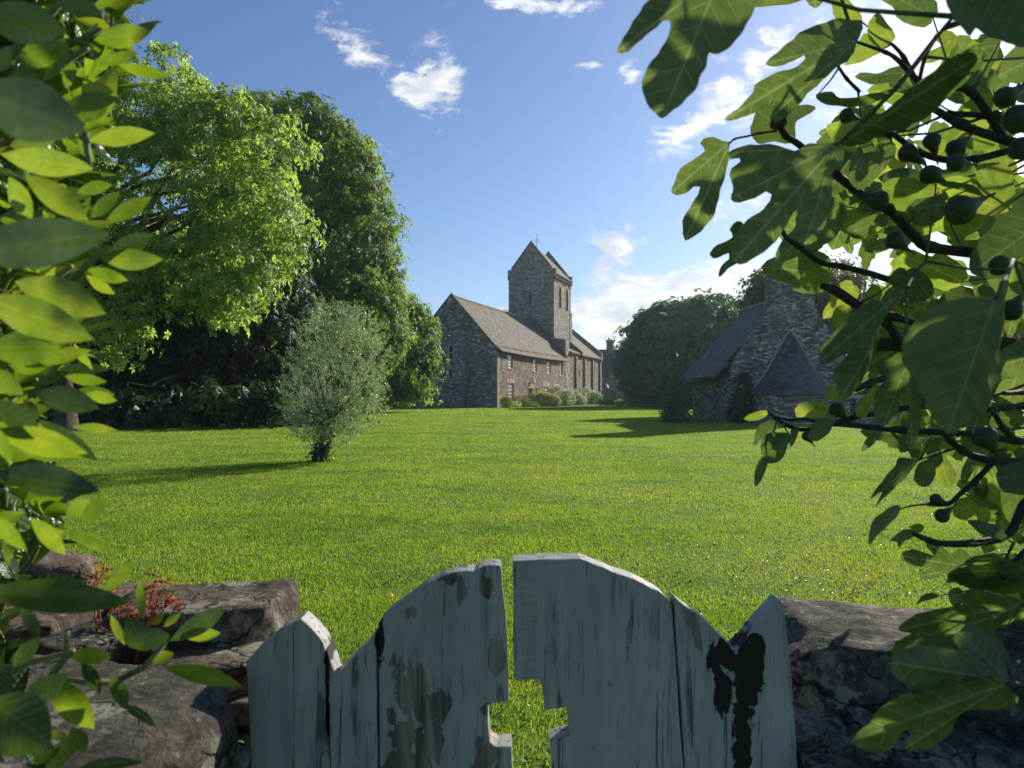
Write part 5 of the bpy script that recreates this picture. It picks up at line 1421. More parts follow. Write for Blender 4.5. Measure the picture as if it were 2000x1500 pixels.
# outline, base, tip, distance, tilt along, tilt across, bend, young?
H = [
    (c1([(560, -180), (400, -110), (275, 0), (215, 80), (150, 190), (125, 240), (180, 235), (230, 190), (290, 140), (345, 95), (372, 95), (375, 130), (350, 190), (320, 240), (280, 290), (250, 350), (243, 400), (255, 450), (290, 505), (335, 540), (380, 510), (430, 470), (490, 405), (515, 340), (540, 300), (552, 240), (590, 250), (650, 210), (700, 150), (740, 80), (765, 20), (760, -60), (680, -140)]), c1([(610, -130)])[0], c1([(335, 540)])[0], .62, -.25, .15, .1, 0),
    (c1([(1255, 130), (1250, 95), (1200, 90), (1130, 85), (1060, 110), (980, 140), (920, 190), (860, 240), (805, 295), (830, 303), (890, 300), (940, 275), (985, 255), (990, 265), (960, 300), (900, 320), (850, 335), (800, 360), (760, 390), (750, 420), (700, 480), (620, 548), (700, 540), (780, 505), (850, 475), (830, 540), (850, 560), (890, 545), (960, 480), (1010, 420), (1060, 380), (1120, 320), (1180, 280), (1215, 240), (1228, 190)]), c1([(1225, 185)])[0], c1([(620, 548)])[0], .86, -.3, -.2, .25, 0),
    (c1([(1280, 100), (1320, 60), (1360, 95), (1405, 170), (1385, 200), (1340, 220), (1290, 190), (1275, 140)]), c1([(1390, 200)])[0], c1([(1300, 75)])[0], .95, .1, 0, 0, 1),
    (c1([(1120, -20), (1115, 60), (1150, 90), (1255, 105), (1250, 70), (1200, 10), (1160, -40)]), c1([(1250, 100)])[0], c1([(1130, -20)])[0], .97, .1, 0, 0, 1),
    (c1([(1195, 270), (1165, 300), (1220, 292), (1300, 260), (1340, 225), (1270, 150), (1240, 180)]), c1([(1340, 225)])[0], c1([(1165, 300)])[0], .95, .2, 0, 0, 1),
    (c1([(645, 650), (610, 645), (570, 625), (525, 635), (510, 655), (530, 690), (490, 725), (430, 760), (395, 820), (378, 880), (400, 895), (440, 885), (480, 855), (508, 855), (500, 890), (460, 950), (430, 1010), (430, 1070), (442, 1100), (480, 1085), (530, 1040), (575, 980), (600, 880), (625, 800), (640, 720)]), c1([(645, 652)])[0], c1([(442, 1100)])[0], .95, -.1, .5, .15, 0),
    (c1([(1130, 665), (1080, 655), (1000, 660), (940, 690), (870, 665), (800, 660), (700, 668), (640, 700), (645, 730), (690, 725), (695, 740), (650, 770), (643, 800), (660, 850), (650, 910), (690, 928), (760, 905), (810, 880), (835, 890), (830, 920), (780, 970), (720, 1010), (680, 1060), (655, 1130), (660, 1200), (690, 1212), (760, 1180), (830, 1130), (880, 1070), (920, 1000), (950, 960), (955, 980), (940, 1060), (960, 1100), (990, 1120), (1040, 1100), (1080, 1030), (1105, 950), (1115, 850), (1120, 780), (1165, 760), (1165, 690)]), c1([(1128, 668)])[0], c1([(670, 1208)])[0], .84, -.35, .1, .2, 0),
    (c1([(700, 1015), (660, 1025), (640, 1050), (660, 1085), (590, 1120), (550, 1165), (570, 1183), (640, 1160), (640, 1185), (600, 1225), (595, 1268), (640, 1230), (690, 1190), (740, 1100)]), c1([(740, 1060)])[0], c1([(595, 1268)])[0], 1.05, 0, .3, 0, 0),
    (c1([(1145, 655), (1200, 600), (1260, 590), (1330, 540), (1400, 470), (1480, 410), (1560, 350), (1640, 270), (1670, 215), (1672, 240), (1690, 260), (1760, 225), (1812, 240), (1800, 290), (1720, 380), (1640, 450), (1560, 530), (1470, 575), (1440, 610), (1400, 600), (1330, 620), (1260, 660), (1200, 668)]), c1([(1150, 660)])[0], c1([(1812, 235)])[0], .80, -.5, .6, .1, 0),
    (c6([(1240, 330), (1120, 320), (1000, 320), (860, 360), (760, 420), (680, 510), (620, 600), (605, 700), (620, 800), (700, 900), (750, 980), (780, 1080), (840, 1190), (900, 1270), (980, 1310), (1040, 1250), (1140, 1190), (1230, 1130), (1265, 1050), (1275, 960), (1330, 900), (1330, 860), (1290, 760), (1300, 690), (1320, 600), (1330, 400), (1310, 300)]), c6([(1290, 310)])[0], c6([(960, 1305)])[0], .56, -.1, -.1, .1, 0),
    (c6([(640, 240), (540, 330), (430, 370), (300, 370), (240, 420), (130, 540), (40, 640), (0, 720), (0, 780), (60, 795), (160, 730), (240, 680), (270, 690), (190, 760), (110, 830), (95, 880), (130, 960), (160, 1050), (210, 1040), (290, 950), (350, 830), (375, 700), (390, 590), (450, 500), (520, 400), (600, 300)]), c6([(630, 245)])[0], c6([(30, 770)])[0], .72, -.35, .5, .2, 0),
    (c6([(600, 700), (540, 740), (440, 770), (410, 830), (440, 870), (500, 890), (440, 950), (400, 1050), (410, 1180), (470, 1250), (520, 1200), (580, 1130), (610, 1040), (650, 1050), (660, 1150), (640, 1330), (680, 1400), (730, 1290), (750, 1150), (740, 980), (700, 900), (660, 800)]), c6([(640, 790)])[0], c6([(680, 1398)])[0], .70, -.1, .3, .1, 0),
    (c8([(1390, 1000), (1300, 960), (1150, 1000), (900, 1060), (810, 1060), (720, 1110), (640, 1160), (600, 1230), (540, 1280), (492, 1340), (540, 1385), (600, 1405), (690, 1405), (740, 1370), (770, 1310), (820, 1275), (855, 1285), (810, 1340), (805, 1385), (860, 1398), (940, 1385), (1020, 1340), (1080, 1280), (1110, 1200), (1180, 1160), (1300, 1160), (1400, 1150), (1460, 1120), (1470, 1090), (1420, 1040)]), c8([(1405, 1000)])[0], c8([(500, 1345)])[0], .66, -.15, -.75, .1, 0),
    (c8([(720, 880), (760, 820), (880, 785), (1000, 790), (1120, 810), (1085, 740), (1110, 700), (1180, 705), (1280, 760), (1350, 820), (1390, 900), (1410, 985), (1300, 1010), (1100, 1040), (900, 1060), (800, 1010), (730, 950)]), c8([(1405, 990)])[0], c8([(722, 880)])[0], .655, .0, .3, 0, 0),
    (c8([(720, 860), (730, 800), (790, 740), (840, 710), (760, 690), (830, 620), (900, 590), (1040, 560), (1140, 540), (1140, 480), (1220, 458), (1330, 480), (1480, 510), (1485, 570), (1420, 650), (1330, 690), (1290, 740), (1180, 705), (1100, 700), (1090, 780), (900, 790), (800, 800)]), c8([(1484, 540)])[0], c8([(720, 855)])[0], .80, .35, -.9, 0, 0),
    (c8([(1040, 420), (1080, 350), (1180, 310), (1300, 300), (1400, 300), (1500, 350), (1480, 420), (1300, 450), (1200, 460), (1100, 410)]), c8([(1500, 380)])[0], c8([(1040, 420)])[0], .95, .2, -.8, 0, 0),
    (c8([(870, 540), (900, 490), (960, 475), (1010, 490), (960, 510), (900, 530)]), c8([(1010, 490)])[0], c8([(870, 540)])[0], 1.0, 0, .3, 0, 0),
    (c8([(1060, 460), (1120, 440), (1150, 500), (1110, 560), (1060, 520)]), c8([(1080, 560)])[0], c8([(1130, 450)])[0], 1.0, 0, .3, 0, 0),
    (c1([(1640, -20), (1650, 50), (1700, 120), (1745, 165), (1770, 130), (1830, 170), (1900, 190), (1992, 215), (2080, 120), (2100, -50), (1900, -120), (1720, -80)]), c1([(2090, -40)])[0], c1([(1745, 165)])[0], .60, -.1, .1, 0, 0),
    (c2([(630, 895), (650, 875), (700, 860), (745, 853), (750, 875), (700, 900), (650, 908)]), c2([(752, 868)])[0], c2([(632, 898)])[0], 1.0, .1, .2, 0, 1),
    (c2([(880, 850), (900, 820), (960, 815), (1030, 808), (1045, 850), (1030, 880), (980, 890), (890, 885)]), c2([(1040, 870)])[0], c2([(882, 850)])[0], 1.03, .1, 0, 0, 1),
    (c2([(1025, 780), (1060, 725), (1095, 760), (1105, 800), (1060, 802), (1035, 805)]), c2([(1060, 804)])[0], c2([(1058, 728)])[0], 1.0, 0, .1, 0, 1),
    (c2([(680, 1030), (690, 960), (720, 915), (780, 905), (800, 940), (740, 980)]), c2([(800, 920)])[0], c2([(680, 1030)])[0], 1.02, -.2, .3, 0, 0),
    (c2([(730, 1100), (715, 1040), (725, 980), (790, 960), (860, 970), (850, 1020), (810, 1100), (770, 1112)]), c2([(850, 965)])[0], c2([(745, 1108)])[0], .97, -.2, .2, .2, 0),
    (c2([(685, 1230), (690, 1130), (720, 1080), (750, 1105), (730, 1170)]), c2([(740, 1070)])[0], c2([(685, 1230)])[0], .97, -.2, .5, .1, 0),
    (c2([(945, 985), (960, 930), (1010, 890), (1080, 880), (1070, 930), (1030, 980), (990, 1005)]), c2([(1080, 880)])[0], c2([(950, 1000)])[0], .95, -.2, .2, .1, 0),
    (c2([(850, 1000), (860, 950), (900, 945), (890, 990), (860, 1035)]), c2([(900, 945)])[0], c2([(858, 1035)])[0], 1.0, 0, .2, 0, 0),
    (c2([(1205, 1040), (1230, 990), (1290, 955), (1285, 990), (1240, 1040), (1210, 1060)]), c2([(1290, 955)])[0], c2([(1208, 1058)])[0], 1.0, 0, .6, .1, 0),
    (c2([(1245, 1290), (1290, 1220), (1370, 1120), (1390, 1085), (1480, 1095), (1440, 1160), (1350, 1250), (1270, 1325), (1310, 1250)]), c2([(1480, 1098)])[0], c2([(1245, 1290)])[0], .92, -.3, .4, .1, 0),
    (c2([(1460, 1190), (1480, 1120), (1550, 1090), (1570, 1170), (1520, 1230), (1480, 1215)]), c2([(1555, 1090)])[0], c2([(1485, 1220)])[0], 1.05, 0, .2, 0, 0),
    (c2([(1240, 1465), (1265, 1390), (1330, 1335), (1395, 1315), (1380, 1370), (1300, 1450), (1245, 1510)]), c2([(1397, 1318)])[0], c2([(1243, 1505)])[0], .90, -.2, .5, .1, 0),
    (c2([(1345, 1490), (1390, 1450), (1440, 1430), (1460, 1470), (1420, 1490), (1390, 1530), (1380, 1495)]), c2([(1455, 1440)])[0], c2([(1348, 1490)])[0], .92, 0, .3, 0, 0),
    (c2([(1440, 1420), (1480, 1405), (1515, 1425), (1500, 1450), (1460, 1450)]), c2([(1450, 1445)])[0], c2([(1515, 1420)])[0], .95, 0, .3, 0, 1),
    (c2([(1700, 1260), (1760, 1270), (1850, 1300), (1900, 1360), (1850, 1360), (1760, 1300)]), c2([(1690, 1255)])[0], c2([(1900, 1362)])[0], .95, .1, .5, .1, 0),
    (c2([(1730, 1385), (1790, 1420), (1870, 1430), (1890, 1460), (1830, 1470), (1770, 1440)]), c2([(1890, 1455)])[0], c2([(1730, 1385)])[0], .95, 0, .5, .1, 0),
    (c1([(1185, 800), (1200, 740), (1260, 700), (1330, 690), (1320, 655), (1360, 640), (1405, 660), (1400, 710), (1340, 790), (1280, 850), (1230, 870), (1195, 830)]), c1([(1330, 860)])[0], c1([(1390, 655)])[0], 1.0, .1, .2, .1, 0),
    (c1([(1340, 860), (1380, 820), (1450, 810), (1530, 830), (1620, 870), (1570, 900), (1500, 910), (1450, 960), (1400, 990), (1380, 920)]), c1([(1600, 880)])[0], c1([(1342, 860)])[0], 1.05, .1, .2, 0, 1),
    (c1([(1705, 900), (1760, 870), (1780, 760), (1870, 745), (1930, 770), (1950, 900), (1910, 970), (1820, 985), (1740, 960)]), c1([(1930, 960)])[0], c1([(1770, 760)])[0], .95, .1, .2, 0, 1),
    (c1([(1180, 1045), (1220, 1020), (1300, 980), (1370, 990), (1360, 1040), (1290, 1030), (1270, 1090), (1210, 1090)]), c1([(1370, 1000)])[0], c1([(1150, 1070)])[0], 1.1, .1, .2, 0, 0),
    (c1([(1690, 520), (1750, 450), (1830, 400), (1850, 480), (1820, 600), (1760, 560)]), c1([(1850, 410)])[0], c1([(1700, 560)])[0], 1.05, .1, .2, 0, 1),
    (c1([(1680, 640), (1740, 600), (1850, 590), (1860, 660), (1820, 690), (1740, 680)]), c1([(1860, 640)])[0], c1([(1680, 645)])[0], 1.05, .1, .2, 0, 1),
    (c1([(1090, 570), (1180, 550), (1260, 560), (1240, 620), (1230, 690), (1180, 690), (1100, 620)]), c1([(1250, 560)])[0], c1([(1200, 690)])[0], 1.05, .1, .2, 0, 1),
    (c1([(740, 580), (780, 490), (850, 480), (1000, 480), (1040, 500), (950, 560), (940, 650), (850, 650), (770, 655), (740, 610)]), c1([(950, 640)])[0], c1([(800, 480)])[0], 1.0, .1, .2, 0, 0),
    (c1([(1040, 430), (1110, 420), (1180, 450), (1430, 400), (1350, 450), (1280, 480), (1180, 490), (1060, 470)]), c1([(1050, 430)])[0], c1([(1430, 400)])[0], .98, -.1, .9, .1, 0),
    (c1([(1215, 350), (1240, 330), (1320, 335), (1420, 300), (1460, 320), (1400, 370), (1290, 385)]), c1([(1460, 330)])[0], c1([(1215, 355)])[0], 1.0, -.1, .7, .1, 0),
    (c1([(1720, 330), (1760, 250), (1830, 170), (1885, 190), (1850, 300), (1790, 390), (1730, 420)]), c1([(1880, 190)])[0], c1([(1725, 415)])[0], 1.0, .1, .3, .1, 0),
    (c1([(1865, 330), (1920, 240), (1992, 200), (2060, 260), (2000, 370), (1910, 375)]), c1([(2050, 260)])[0], c1([(1868, 335)])[0], .8, .1, .3, .1, 0),
    (c1([(1590, 835), (1650, 830), (1760, 850), (1820, 910), (1740, 880), (1650, 860)]), c1([(1590, 838)])[0], c1([(1820, 910)])[0], .9, -.1, 1.2, .1, 0),
    (c1([(1680, 1150), (1700, 1110), (1780, 1095), (1830, 1130), (1770, 1150)]), c1([(1830, 1140)])[0], c1([(1680, 1150)])[0], 1.1, .1, .3, .1, 1),
    (c1([(1930, 1320), (1920, 1250), (1960, 1190), (2060, 1170), (2080, 1300), (1990, 1350)]), c1([(2080, 1200)])[0], c1([(1930, 1330)])[0], .8, .1, .3, .1, 1),
    (c1([(960, 1290), (1000, 1230), (1070, 1225), (1110, 1270), (1060, 1340), (1000, 1330)]), c1([(1100, 1240)])[0], c1([(962, 1300)])[0], 1.1, .1, .3, .1, 1),
    (c1([(1105, 1470), (1130, 1410), (1190, 1395), (1200, 1440), (1195, 1500), (1120, 1500)]), c1([(1200, 1430)])[0], c1([(1108, 1480)])[0], 1.1, .1, .3, .1, 1),
    (c1([(1500, 1350), (1450, 1320), (1450, 1240), (1520, 1240), (1580, 1310), (1560, 1380)]), c1([(1450, 1230)])[0], c1([(1560, 1385)])[0], 1.1, .1, .3, .1, 0),
    (c6([(1290, 770), (1330, 700), (1450, 620), (1560, 580), (1700, 640), (1700, 800), (1560, 880), (1400, 900), (1300, 850)]), c6([(1700, 700)])[0], c6([(1290, 800)])[0], .8, .1, .3, .1, 0),
    (c6([(1385, 140), (1440, 70), (1560, 40), (1600, 200), (1560, 330), (1480, 320), (1470, 240), (1410, 230)]), c6([(1600, 100)])[0], c6([(1500, 330)])[0], .85, .1, .3, .1, 1),
    (c6([(500, 190), (560, 130), (640, 110), (690, 80), (760, 120), (820, 260), (780, 330), (680, 330), (620, 250)]), c6([(640, 110)])[0], c6([(760, 330)])[0], 1.0, .1, .3, .1, 0),
    (c6([(300, 360), (330, 290), (400, 200), (460, 250), (440, 340), (380, 380)]), c6([(430, 190)])[0], c6([(330, 370)])[0], 1.1, .1, .3, .1, 1),
    (c6([(270, 1170), (280, 1090), (360, 990), (440, 920), (420, 1000), (380, 1100), (340, 1180)]), c6([(440, 920)])[0], c6([(275, 1180)])[0], 1.0, .1, .3, .1, 1),
    (c6([(600, 1340), (720, 1330), (820, 1320), (780, 1360), (680, 1390), (640, 1370)]), c6([(820, 1325)])[0], c6([(600, 1345)])[0], .9, .1, .8, .1, 0),
    (c6([(870, 1330), (940, 1320), (1000, 1330), (980, 1400), (900, 1410)]), c6([(1000, 1330)])[0], c6([(890, 1410)])[0], 1.05, .1, .3, .1, 1),
    (c6([(780, 1340), (840, 1320), (890, 1340), (880, 1400), (905, 1500), (850, 1560), (790, 1480)]), c6([(880, 1330)])[0], c6([(850, 1560)])[0], 1.0, .1, .3, .1, 0),
    (c6([(575, 1400), (620, 1370), (670, 1390), (650, 1430), (590, 1440)]), c6([(680, 1390)])[0], c6([(575, 1410)])[0], 1.0, 0, .3, .1, 0),
    (c6([(650, 1420), (700, 1405), (740, 1420), (720, 1480), (680, 1480)]), c6([(650, 1415)])[0], c6([(720, 1480)])[0], 1.0, 0, .3, .1, 0),
    ([(1890, 1015), (1930, 1020), (1960, 1035), (1965, 1055), (1920, 1045), (1900, 1030)], (1965, 1050), (1890, 1015), .9, 0, .4, .1, 0),
    ([(1945, 925), (1975, 905), (2030, 900), (2060, 950), (2010, 965), (1960, 960)], (2060, 920), (1946, 950), .9, 0, .4, .1, 0),
    ([(1850, 1120), (1900, 1100), (1960, 1090), (2010, 1120), (1980, 1160), (1910, 1150), (1870, 1140)], (2010, 1110), (1850, 1125), .95, 0, -.6, .1, 0),
]
for i, (ol, b, tp, d, tu, tv, bend, young) in enumerate(H):
    traced_leaf(fy if young else fl_, fv, ol, b, tp, d, tu, tv, bend, .10, 1.0, 300 + i)
    if i in (8, 9, 10, 13, 18, 15):          # shrunken copies added out of sight behind it, to block its sunlight
        cxm = sum(p[0] for p in ol) / len(ol); cym = sum(p[1] for p in ol) / len(ol)
        q = .93; sh = (10, -12)
        f_ = lambda p: (cxm + (p[0] - cxm) * q + sh[0], cym + (p[1] - cym) * q + sh[1])
        traced_leaf(fl_, fv, [f_(p) for p in ol], f_(b), f_(tp), d + .035, tu, tv, bend, .10, 1.0, 700 + i, veins=False)
        traced_leaf(fl_, fv, [f_(f_(p)) for p in ol], f_(f_(b)), f_(f_(tp)), d + .07, tu, tv, bend, .10, 1.0, 800 + i, veins=False)
# the rest of the crown: generic lobed leaves at random tilts, farther out and outside the frame
HALF = {0: [(-.05, .10), (-.05, .26), (.06, .42), (.16, .44), (.25, .22), (.42, .44), (.58, .53), (.67, .46), (.62, .33), (.49, .14), (.66, .20), (.82, .22), (.94, .12)],
        1: [(-.04, .14), (.03, .32), (.20, .42), (.36, .45), (.50, .40), (.52, .28), (.62, .24), (.78, .23), (.92, .13)],
        2: [(-.03, .16), (.08, .34), (.28, .42), (.48, .40), (.68, .30), (.86, .16)]}
def generic(base, ang_, Lpx, kind, sx=1.0):
    hl = HALF[kind]
    pts = [(0, 0)] + [(u_, v_ * sx) for u_, v_ in hl] + [(1, 0)] + [(u_, -v_ * sx * .94) for u_, v_ in reversed(hl)]
    ca, sa = math.cos(ang_), math.sin(ang_)
    return [(base[0] + Lpx * (u_ * ca - v_ * sa), base[1] + Lpx * (u_ * sa + v_ * ca)) for u_, v_ in pts], (base[0] + Lpx * ca, base[1] + Lpx * sa)
rr = random.Random(77)
def scatter(n, box, dr, size, young=.25, avoid=None):
    k = 0
    while k < n:
        px, py = rr.uniform(box[0], box[1]), rr.uniform(box[2], box[3])
        if avoid and avoid(px, py): continue
        d = rr.uniform(*dr)
        L = rr.uniform(*size) * F / d
        ang_ = R(rr.uniform(60, 215))
        ol, tp = generic((px, py), ang_, L, rr.choice([0, 0, 1, 1, 2]), rr.uniform(.45, 1.0))
        yg = rr.random() < young
        traced_leaf(fy if yg else fl_, fv, ol, (px, py), tp, d, rr.uniform(-.5, .4), rr.uniform(-.8, .8), rr.uniform(0, .3), .12, 1.0, rr.randrange(9999), step=12, veins=d < 1.6)
        k += 1
sky_gap = lambda x, y: (x < 1580 + abs(y - 480) * .35) or (y > 560 and x < 1720) or (1900 < x and 120 < y < 330 and rr.random() < .6)
scatter(46, (1560, 2020, 180, 700), (1.15, 2.0), (.10, .17), .35, sky_gap)
scatter(30, (1660, 2040, 200, 640), (1.2, 2.2), (.055, .11), .55)
scatter(8, (1800, 2040, -20, 220), (1.0, 1.6), (.07, .12), .4)
scatter(14, (1740, 2000, 540, 860), (1.2, 1.9), (.09, .15), .35)
scatter(10, (1880, 2030, 840, 1230), (1.0, 1.6), (.08, .14), .35)
scatter(60, (2060, 2900, -300, 1300), (.9, 1.7), (.12, .2), .2)
scatter(26, (1300, 2300, -700, -120), (.9, 1.5), (.12, .2), .2)
scatter(40, (2000, 2700, 500, 1350), (1.2, 2.2), (.14, .22), .2)
def place(mb, name, mat, parent, off, smooth=True):
    mb.v = [(x - off.x, y - off.y, z - off.z) for x, y, z in mb.v]
    return mb.build(name, mat, parent, smooth=smooth, uv=False)
fol = place(fl_, 'foliage', 'fig_leaf', fig, FO)
place(fy, 'young_leaves', 'young_fig_leaf', fig, FO)
# branches: pixel paths at a distance, thickness in millimetres
br_ = MB()
def branch(pts, d0, d1, r0, r1):
    n = len(pts)
    ps = []
    for i, (x, y) in enumerate(pts):
        ps.append(P(x, y, d0 + (d1 - d0) * i / (n - 1)))
    fine, rad = [], []
    for i in range(n - 1):
        a0, a1, a2, a3 = ps[max(i - 1, 0)], ps[i], ps[i + 1], ps[min(i + 2, n - 1)]
        for k in range(5):
            t_ = k / 5
            q = .5 * ((2 * a1) + (a2 - a0) * t_ + (2 * a0 - 5 * a1 + 4 * a2 - a3) * t_ ** 2 + (3 * a1 - a0 - 3 * a2 + a3) * t_ ** 3)
            u_ = (i + t_) / (n - 1)
            kn = 1.28 if (k == 0 and i % 2 == 1) else 1.0
            fine.append(q); rad.append((r0 + (r1 - r0) * u_) * .00066 * kn)
    fine.append(ps[-1]); rad.append(r1 * .00066)
    br_.tube(fine, rad, 8)
def B1(l): return c1(l)
branch(B1([(2300, 1150), (2050, 1190), (1780, 1160), (1560, 1130), (1490, 1080), (1370, 955), (1270, 905), (1120, 790), (1050, 735)]), 1.15, 1.0, 15, 8)
branch(B1([(1500, 1330), (1400, 1290), (1280, 1250), (1160, 1220), (1060, 1200), (950, 1120), (905, 1090), (890, 1065), (850, 1000)]), 1.15, 1.05, 9, 4)
branch(B1([(1560, 1500), (1400, 1450), (1230, 1400), (1120, 1330), (1070, 1310)]), 1.1, 1.05, 9, 7.5)
branch(B1([(2200, 640), (1990, 680), (1920, 690), (1760, 730), (1620, 730), (1500, 690), (1400, 620), (1330, 580)]), 1.0, .99, 10, 5)
branch(B1([(2250, 700), (2000, 660), (1900, 640), (1700, 570), (1600, 510), (1520, 470)]), 1.0, .99, 12, 6)
branch(B1([(1900, 640), (1750, 420), (1600, 400), (1510, 370), (1420, 280), (1360, 240), (1215, 188)]), 1.0, .90, 9, 2.5)
branch(B1([(1510, 380), (1540, 260), (1600, 160), (1670, 75)]), .95, .62, 4, 2.2)
branch(B1([(1510, 390), (1440, 260), (1385, 200)]), .95, .95, 5, 3)
branch(B1([(1240, 420), (1180, 360), (1140, 300)]), 1.0, .98, 4, 3)
branch(B1([(1080, 770), (1030, 720), (960, 660), (900, 620), (870, 570)]), 1.02, .98, 8, 6)
branch(B1([(720, 625), (670, 635), (645, 655)]), .97, .95, 2.2, 2)
branch(B1([(860, 600), (780, 610), (720, 625)]), .98, .97, 2.4, 2.2)
branch(B1([(1640, 520), (1820, 530), (1960, 560), (2150, 620)]), 1.0, 1.05, 6, 8)
branch(c2([(2300, 900), (2000, 560), (1700, 535), (1400, 530), (1260, 535)]), 1.2, 1.1, 20, 15)
branch(c2([(1400, 530), (1330, 430), (1260, 390), (1200, 345), (1080, 260), (1020, 250)]), 1.1, 1.08, 10, 7)
branch(c2([(1180, 750), (1250, 720), (1330, 690), (1420, 640), (1560, 600)]), 1.0, 1.1, 7, 10)
branch(c2([(2200, 1010), (1950, 1000), (1740, 970), (1400, 950), (1150, 925), (1060, 920)]), 1.1, 1.0, 9, 5.5)
branch(c2([(1500, 830), (1370, 850), (1270, 870), (1180, 885), (1060, 920), (960, 945), (870, 940), (760, 870)]), 1.05, 1.0, 7, 4)
branch(c2([(1010, 920), (930, 895), (860, 900), (780, 880)]), 1.0, 1.0, 3.5, 2.5)
branch(c2([(1900, 770), (1990, 765), (2200, 740)]), 1.0, 1.1, 5, 6); branch(c2([(1820, 850), (2000, 830), (2200, 800)]), 1.0, 1.1, 6, 8)
branch(c2([(2200, 1130), (2000, 1110), (1820, 1095), (1700, 1050), (1600, 960)]), 1.0, .95, 11, 6)
branch(c2([(1850, 860), (1900, 940), (1970, 1000), (2100, 1020)]), .95, 1.0, 5, 8)
branch(c2([(1840, 1115), (1760, 1200), (1690, 1260), (1630, 1310), (1530, 1312)]), .95, .95, 6, 4)
branch(c2([(2150, 1150), (2000, 1320), (1920, 1460), (1760, 1500), (1620, 1505), (1540, 1490), (1440, 1445)]), 1.0, .93, 10, 5)
branch(c2([(1660, 1040), (1560, 1070), (1480, 1098)]), .95, .92, 3.2, 2); branch(c2([(1530, 1312), (1450, 1320), (1395, 1335)]), .95, .9, 2.2, 1.6)
branch(c8([(1390, 920), (1450, 890), (1520, 850), (1600, 820)]), .66, .8, 2.2, 3.5); branch(c8([(1400, 1000), (1500, 1005), (1650, 960)]), .655, .8, 3.0, 5); branch(c8([(1484, 545), (1560, 560), (1650, 600)]), .8, .85, 3, 4)
branch(c6([(1290, 310), (1370, 160), (1420, 30)]), .56, .75, 2.4, 3); branch(c6([(640, 240), (700, 130), (780, 40)]), .72, .9, 2, 3)
branch([(1960, 1130), (1985, 1095), (2040, 1040)], .95, 1.0, 5, 7); branch([(1980, 1060), (1960, 1100), (1945, 1135)], .95, 1.0, 3, 2)
# limbs gathering into the trunk outside the picture
T0 = Vector((1.55, 1.25, 0))
br_.tube([T0 + Vector((0, 0, -.1)), T0, T0 + Vector((-.02, .02, .5)), T0 + Vector((-.06, 0, 1.0)), T0 + Vector((-.02, -.05, 1.5)), T0 + Vector((.03, 0, 2.0)), T0 + Vector((.0, .1, 2.5))], [.12, .10, .085, .075, .06, .04, .02], 12)
for q, r in ((c1([(2300, 1150)])[0], .018), (c1([(2200, 640)])[0], .014), (c1([(2250, 700)])[0], .015), (c2([(2300, 900)])[0], .024), (c2([(2200, 1010)])[0], .012), (c2([(2200, 1130)])[0], .014), (c2([(2150, 1150)])[0], .013), (c8([(1650, 600)])[0], .008)):
    e = P(q[0], q[1], 1.1)
    br_.tube([e, e.lerp(T0 + Vector((-.04, 0, 1.0 + (e.z - 1) * .4)), .5) + Vector((0, 0, -.03)), T0 + Vector((-.04, 0, 1.0 + (e.z - 1.2) * .4))], [r, r * 1.3, r * 1.9], 8)
bp_ = np.array(br_.v); pass
for q in BASES:
    dd = np.linalg.norm(bp_ - np.array(q), axis=1); k = int(dd.argmin())
    if .006 < dd[k] < .30:
        e = Vector(bp_[k]); L = dd[k]
        r_ = .0011 + .0012 * min(1, L / .3)
        br_.tube([e, e.lerp(q, .4) + Vector((0, 0, -.05 * L)), e.lerp(q, .75) + Vector((0, 0, -.02 * L)), q], [r_ * 1.3, r_, r_ * .8, .0010], 5, 1)
place(br_, 'branches', ['fig_bark', 'fig_stalk'], fig, FO)
def fig_fruit(px, py, rp, d, ang_, long_=1.25):
    m = MB()
    c = P(px, py, d) - FO; r = rp / F * d * .84
    ax = Vector((math.cos(ang_), .15, -math.sin(ang_))).normalized()
    prof_ = [(-1.0, .02), (-.97, .16), (-.9, .34), (-.75, .62), (-.5, .87), (-.2, 1.0), (.15, .98), (.5, .82), (.85, .55), (1.1 * long_, .36), (1.4 * long_, .20), (1.75 * long_, .12), (2.3 * long_, .09)]
    a = ax.cross(Vector((0, 1, .2))).normalized(); b = ax.cross(a)
    sg = 16
    vs = [c + ax * (u_ * r) + (a * math.cos(2 * math.pi * k / sg) + b * math.sin(2 * math.pi * k / sg)) * w_ * r * (1 + .02 * math.sin(k * 3)) for u_, w_ in prof_ for k in range(sg)]
    fs = [(i * sg + k, i * sg + (k + 1) % sg, (i + 1) * sg + (k + 1) % sg, (i + 1) * sg + k) for i in range(len(prof_) - 1) for k in range(sg)] + [tuple(range(sg))]
    m.add(vs, fs)
    return m.build('fig', 'fig_fruit', fig, smooth=True, uv=False)
for x, y, r, d, a in ((1570, 645, 46, .95, 70), (1680, 680, 52, .97, -40), (1460, 700, 52, .97, 30), (1325, 918, 56, .93, 200), (1905, 445, 58, .85, -35), (1965, 545, 78, .7, -10), (1700, 960, 82, .85, -25),
                      (1560, 800, 52, .95, 20), (1680, 745, 48, .9, 0), (1975, 680, 62, .8, 30), (870, 555, 44, 1.0, -70), (1180, 530, 40, 1.0, 10), (1365, 600, 30, 1.0, 60), (1400, 1100, 50, 1.05, 30), (1880, 1215, 56, .9, 10), (1860, 535, 36, 1.0, 20), (1930, 1420, 60, .9, -50)):
    q = c1([(x, y)])[0]; fig_fruit(q[0], q[1], r / 2.343, d, R(a))
for x, y, r, d, a in ((1810, 985, 68, .93, 50), (1600, 1368, 42, .93, -35), (1570, 1290, 36, .95, 15), (1085, 850, 46, 1.0, 40), (940, 980, 30, 1.0, 50)):
    q = c2([(x, y)])[0]; fig_fruit(q[0], q[1], r / 2.5, d, R(a))

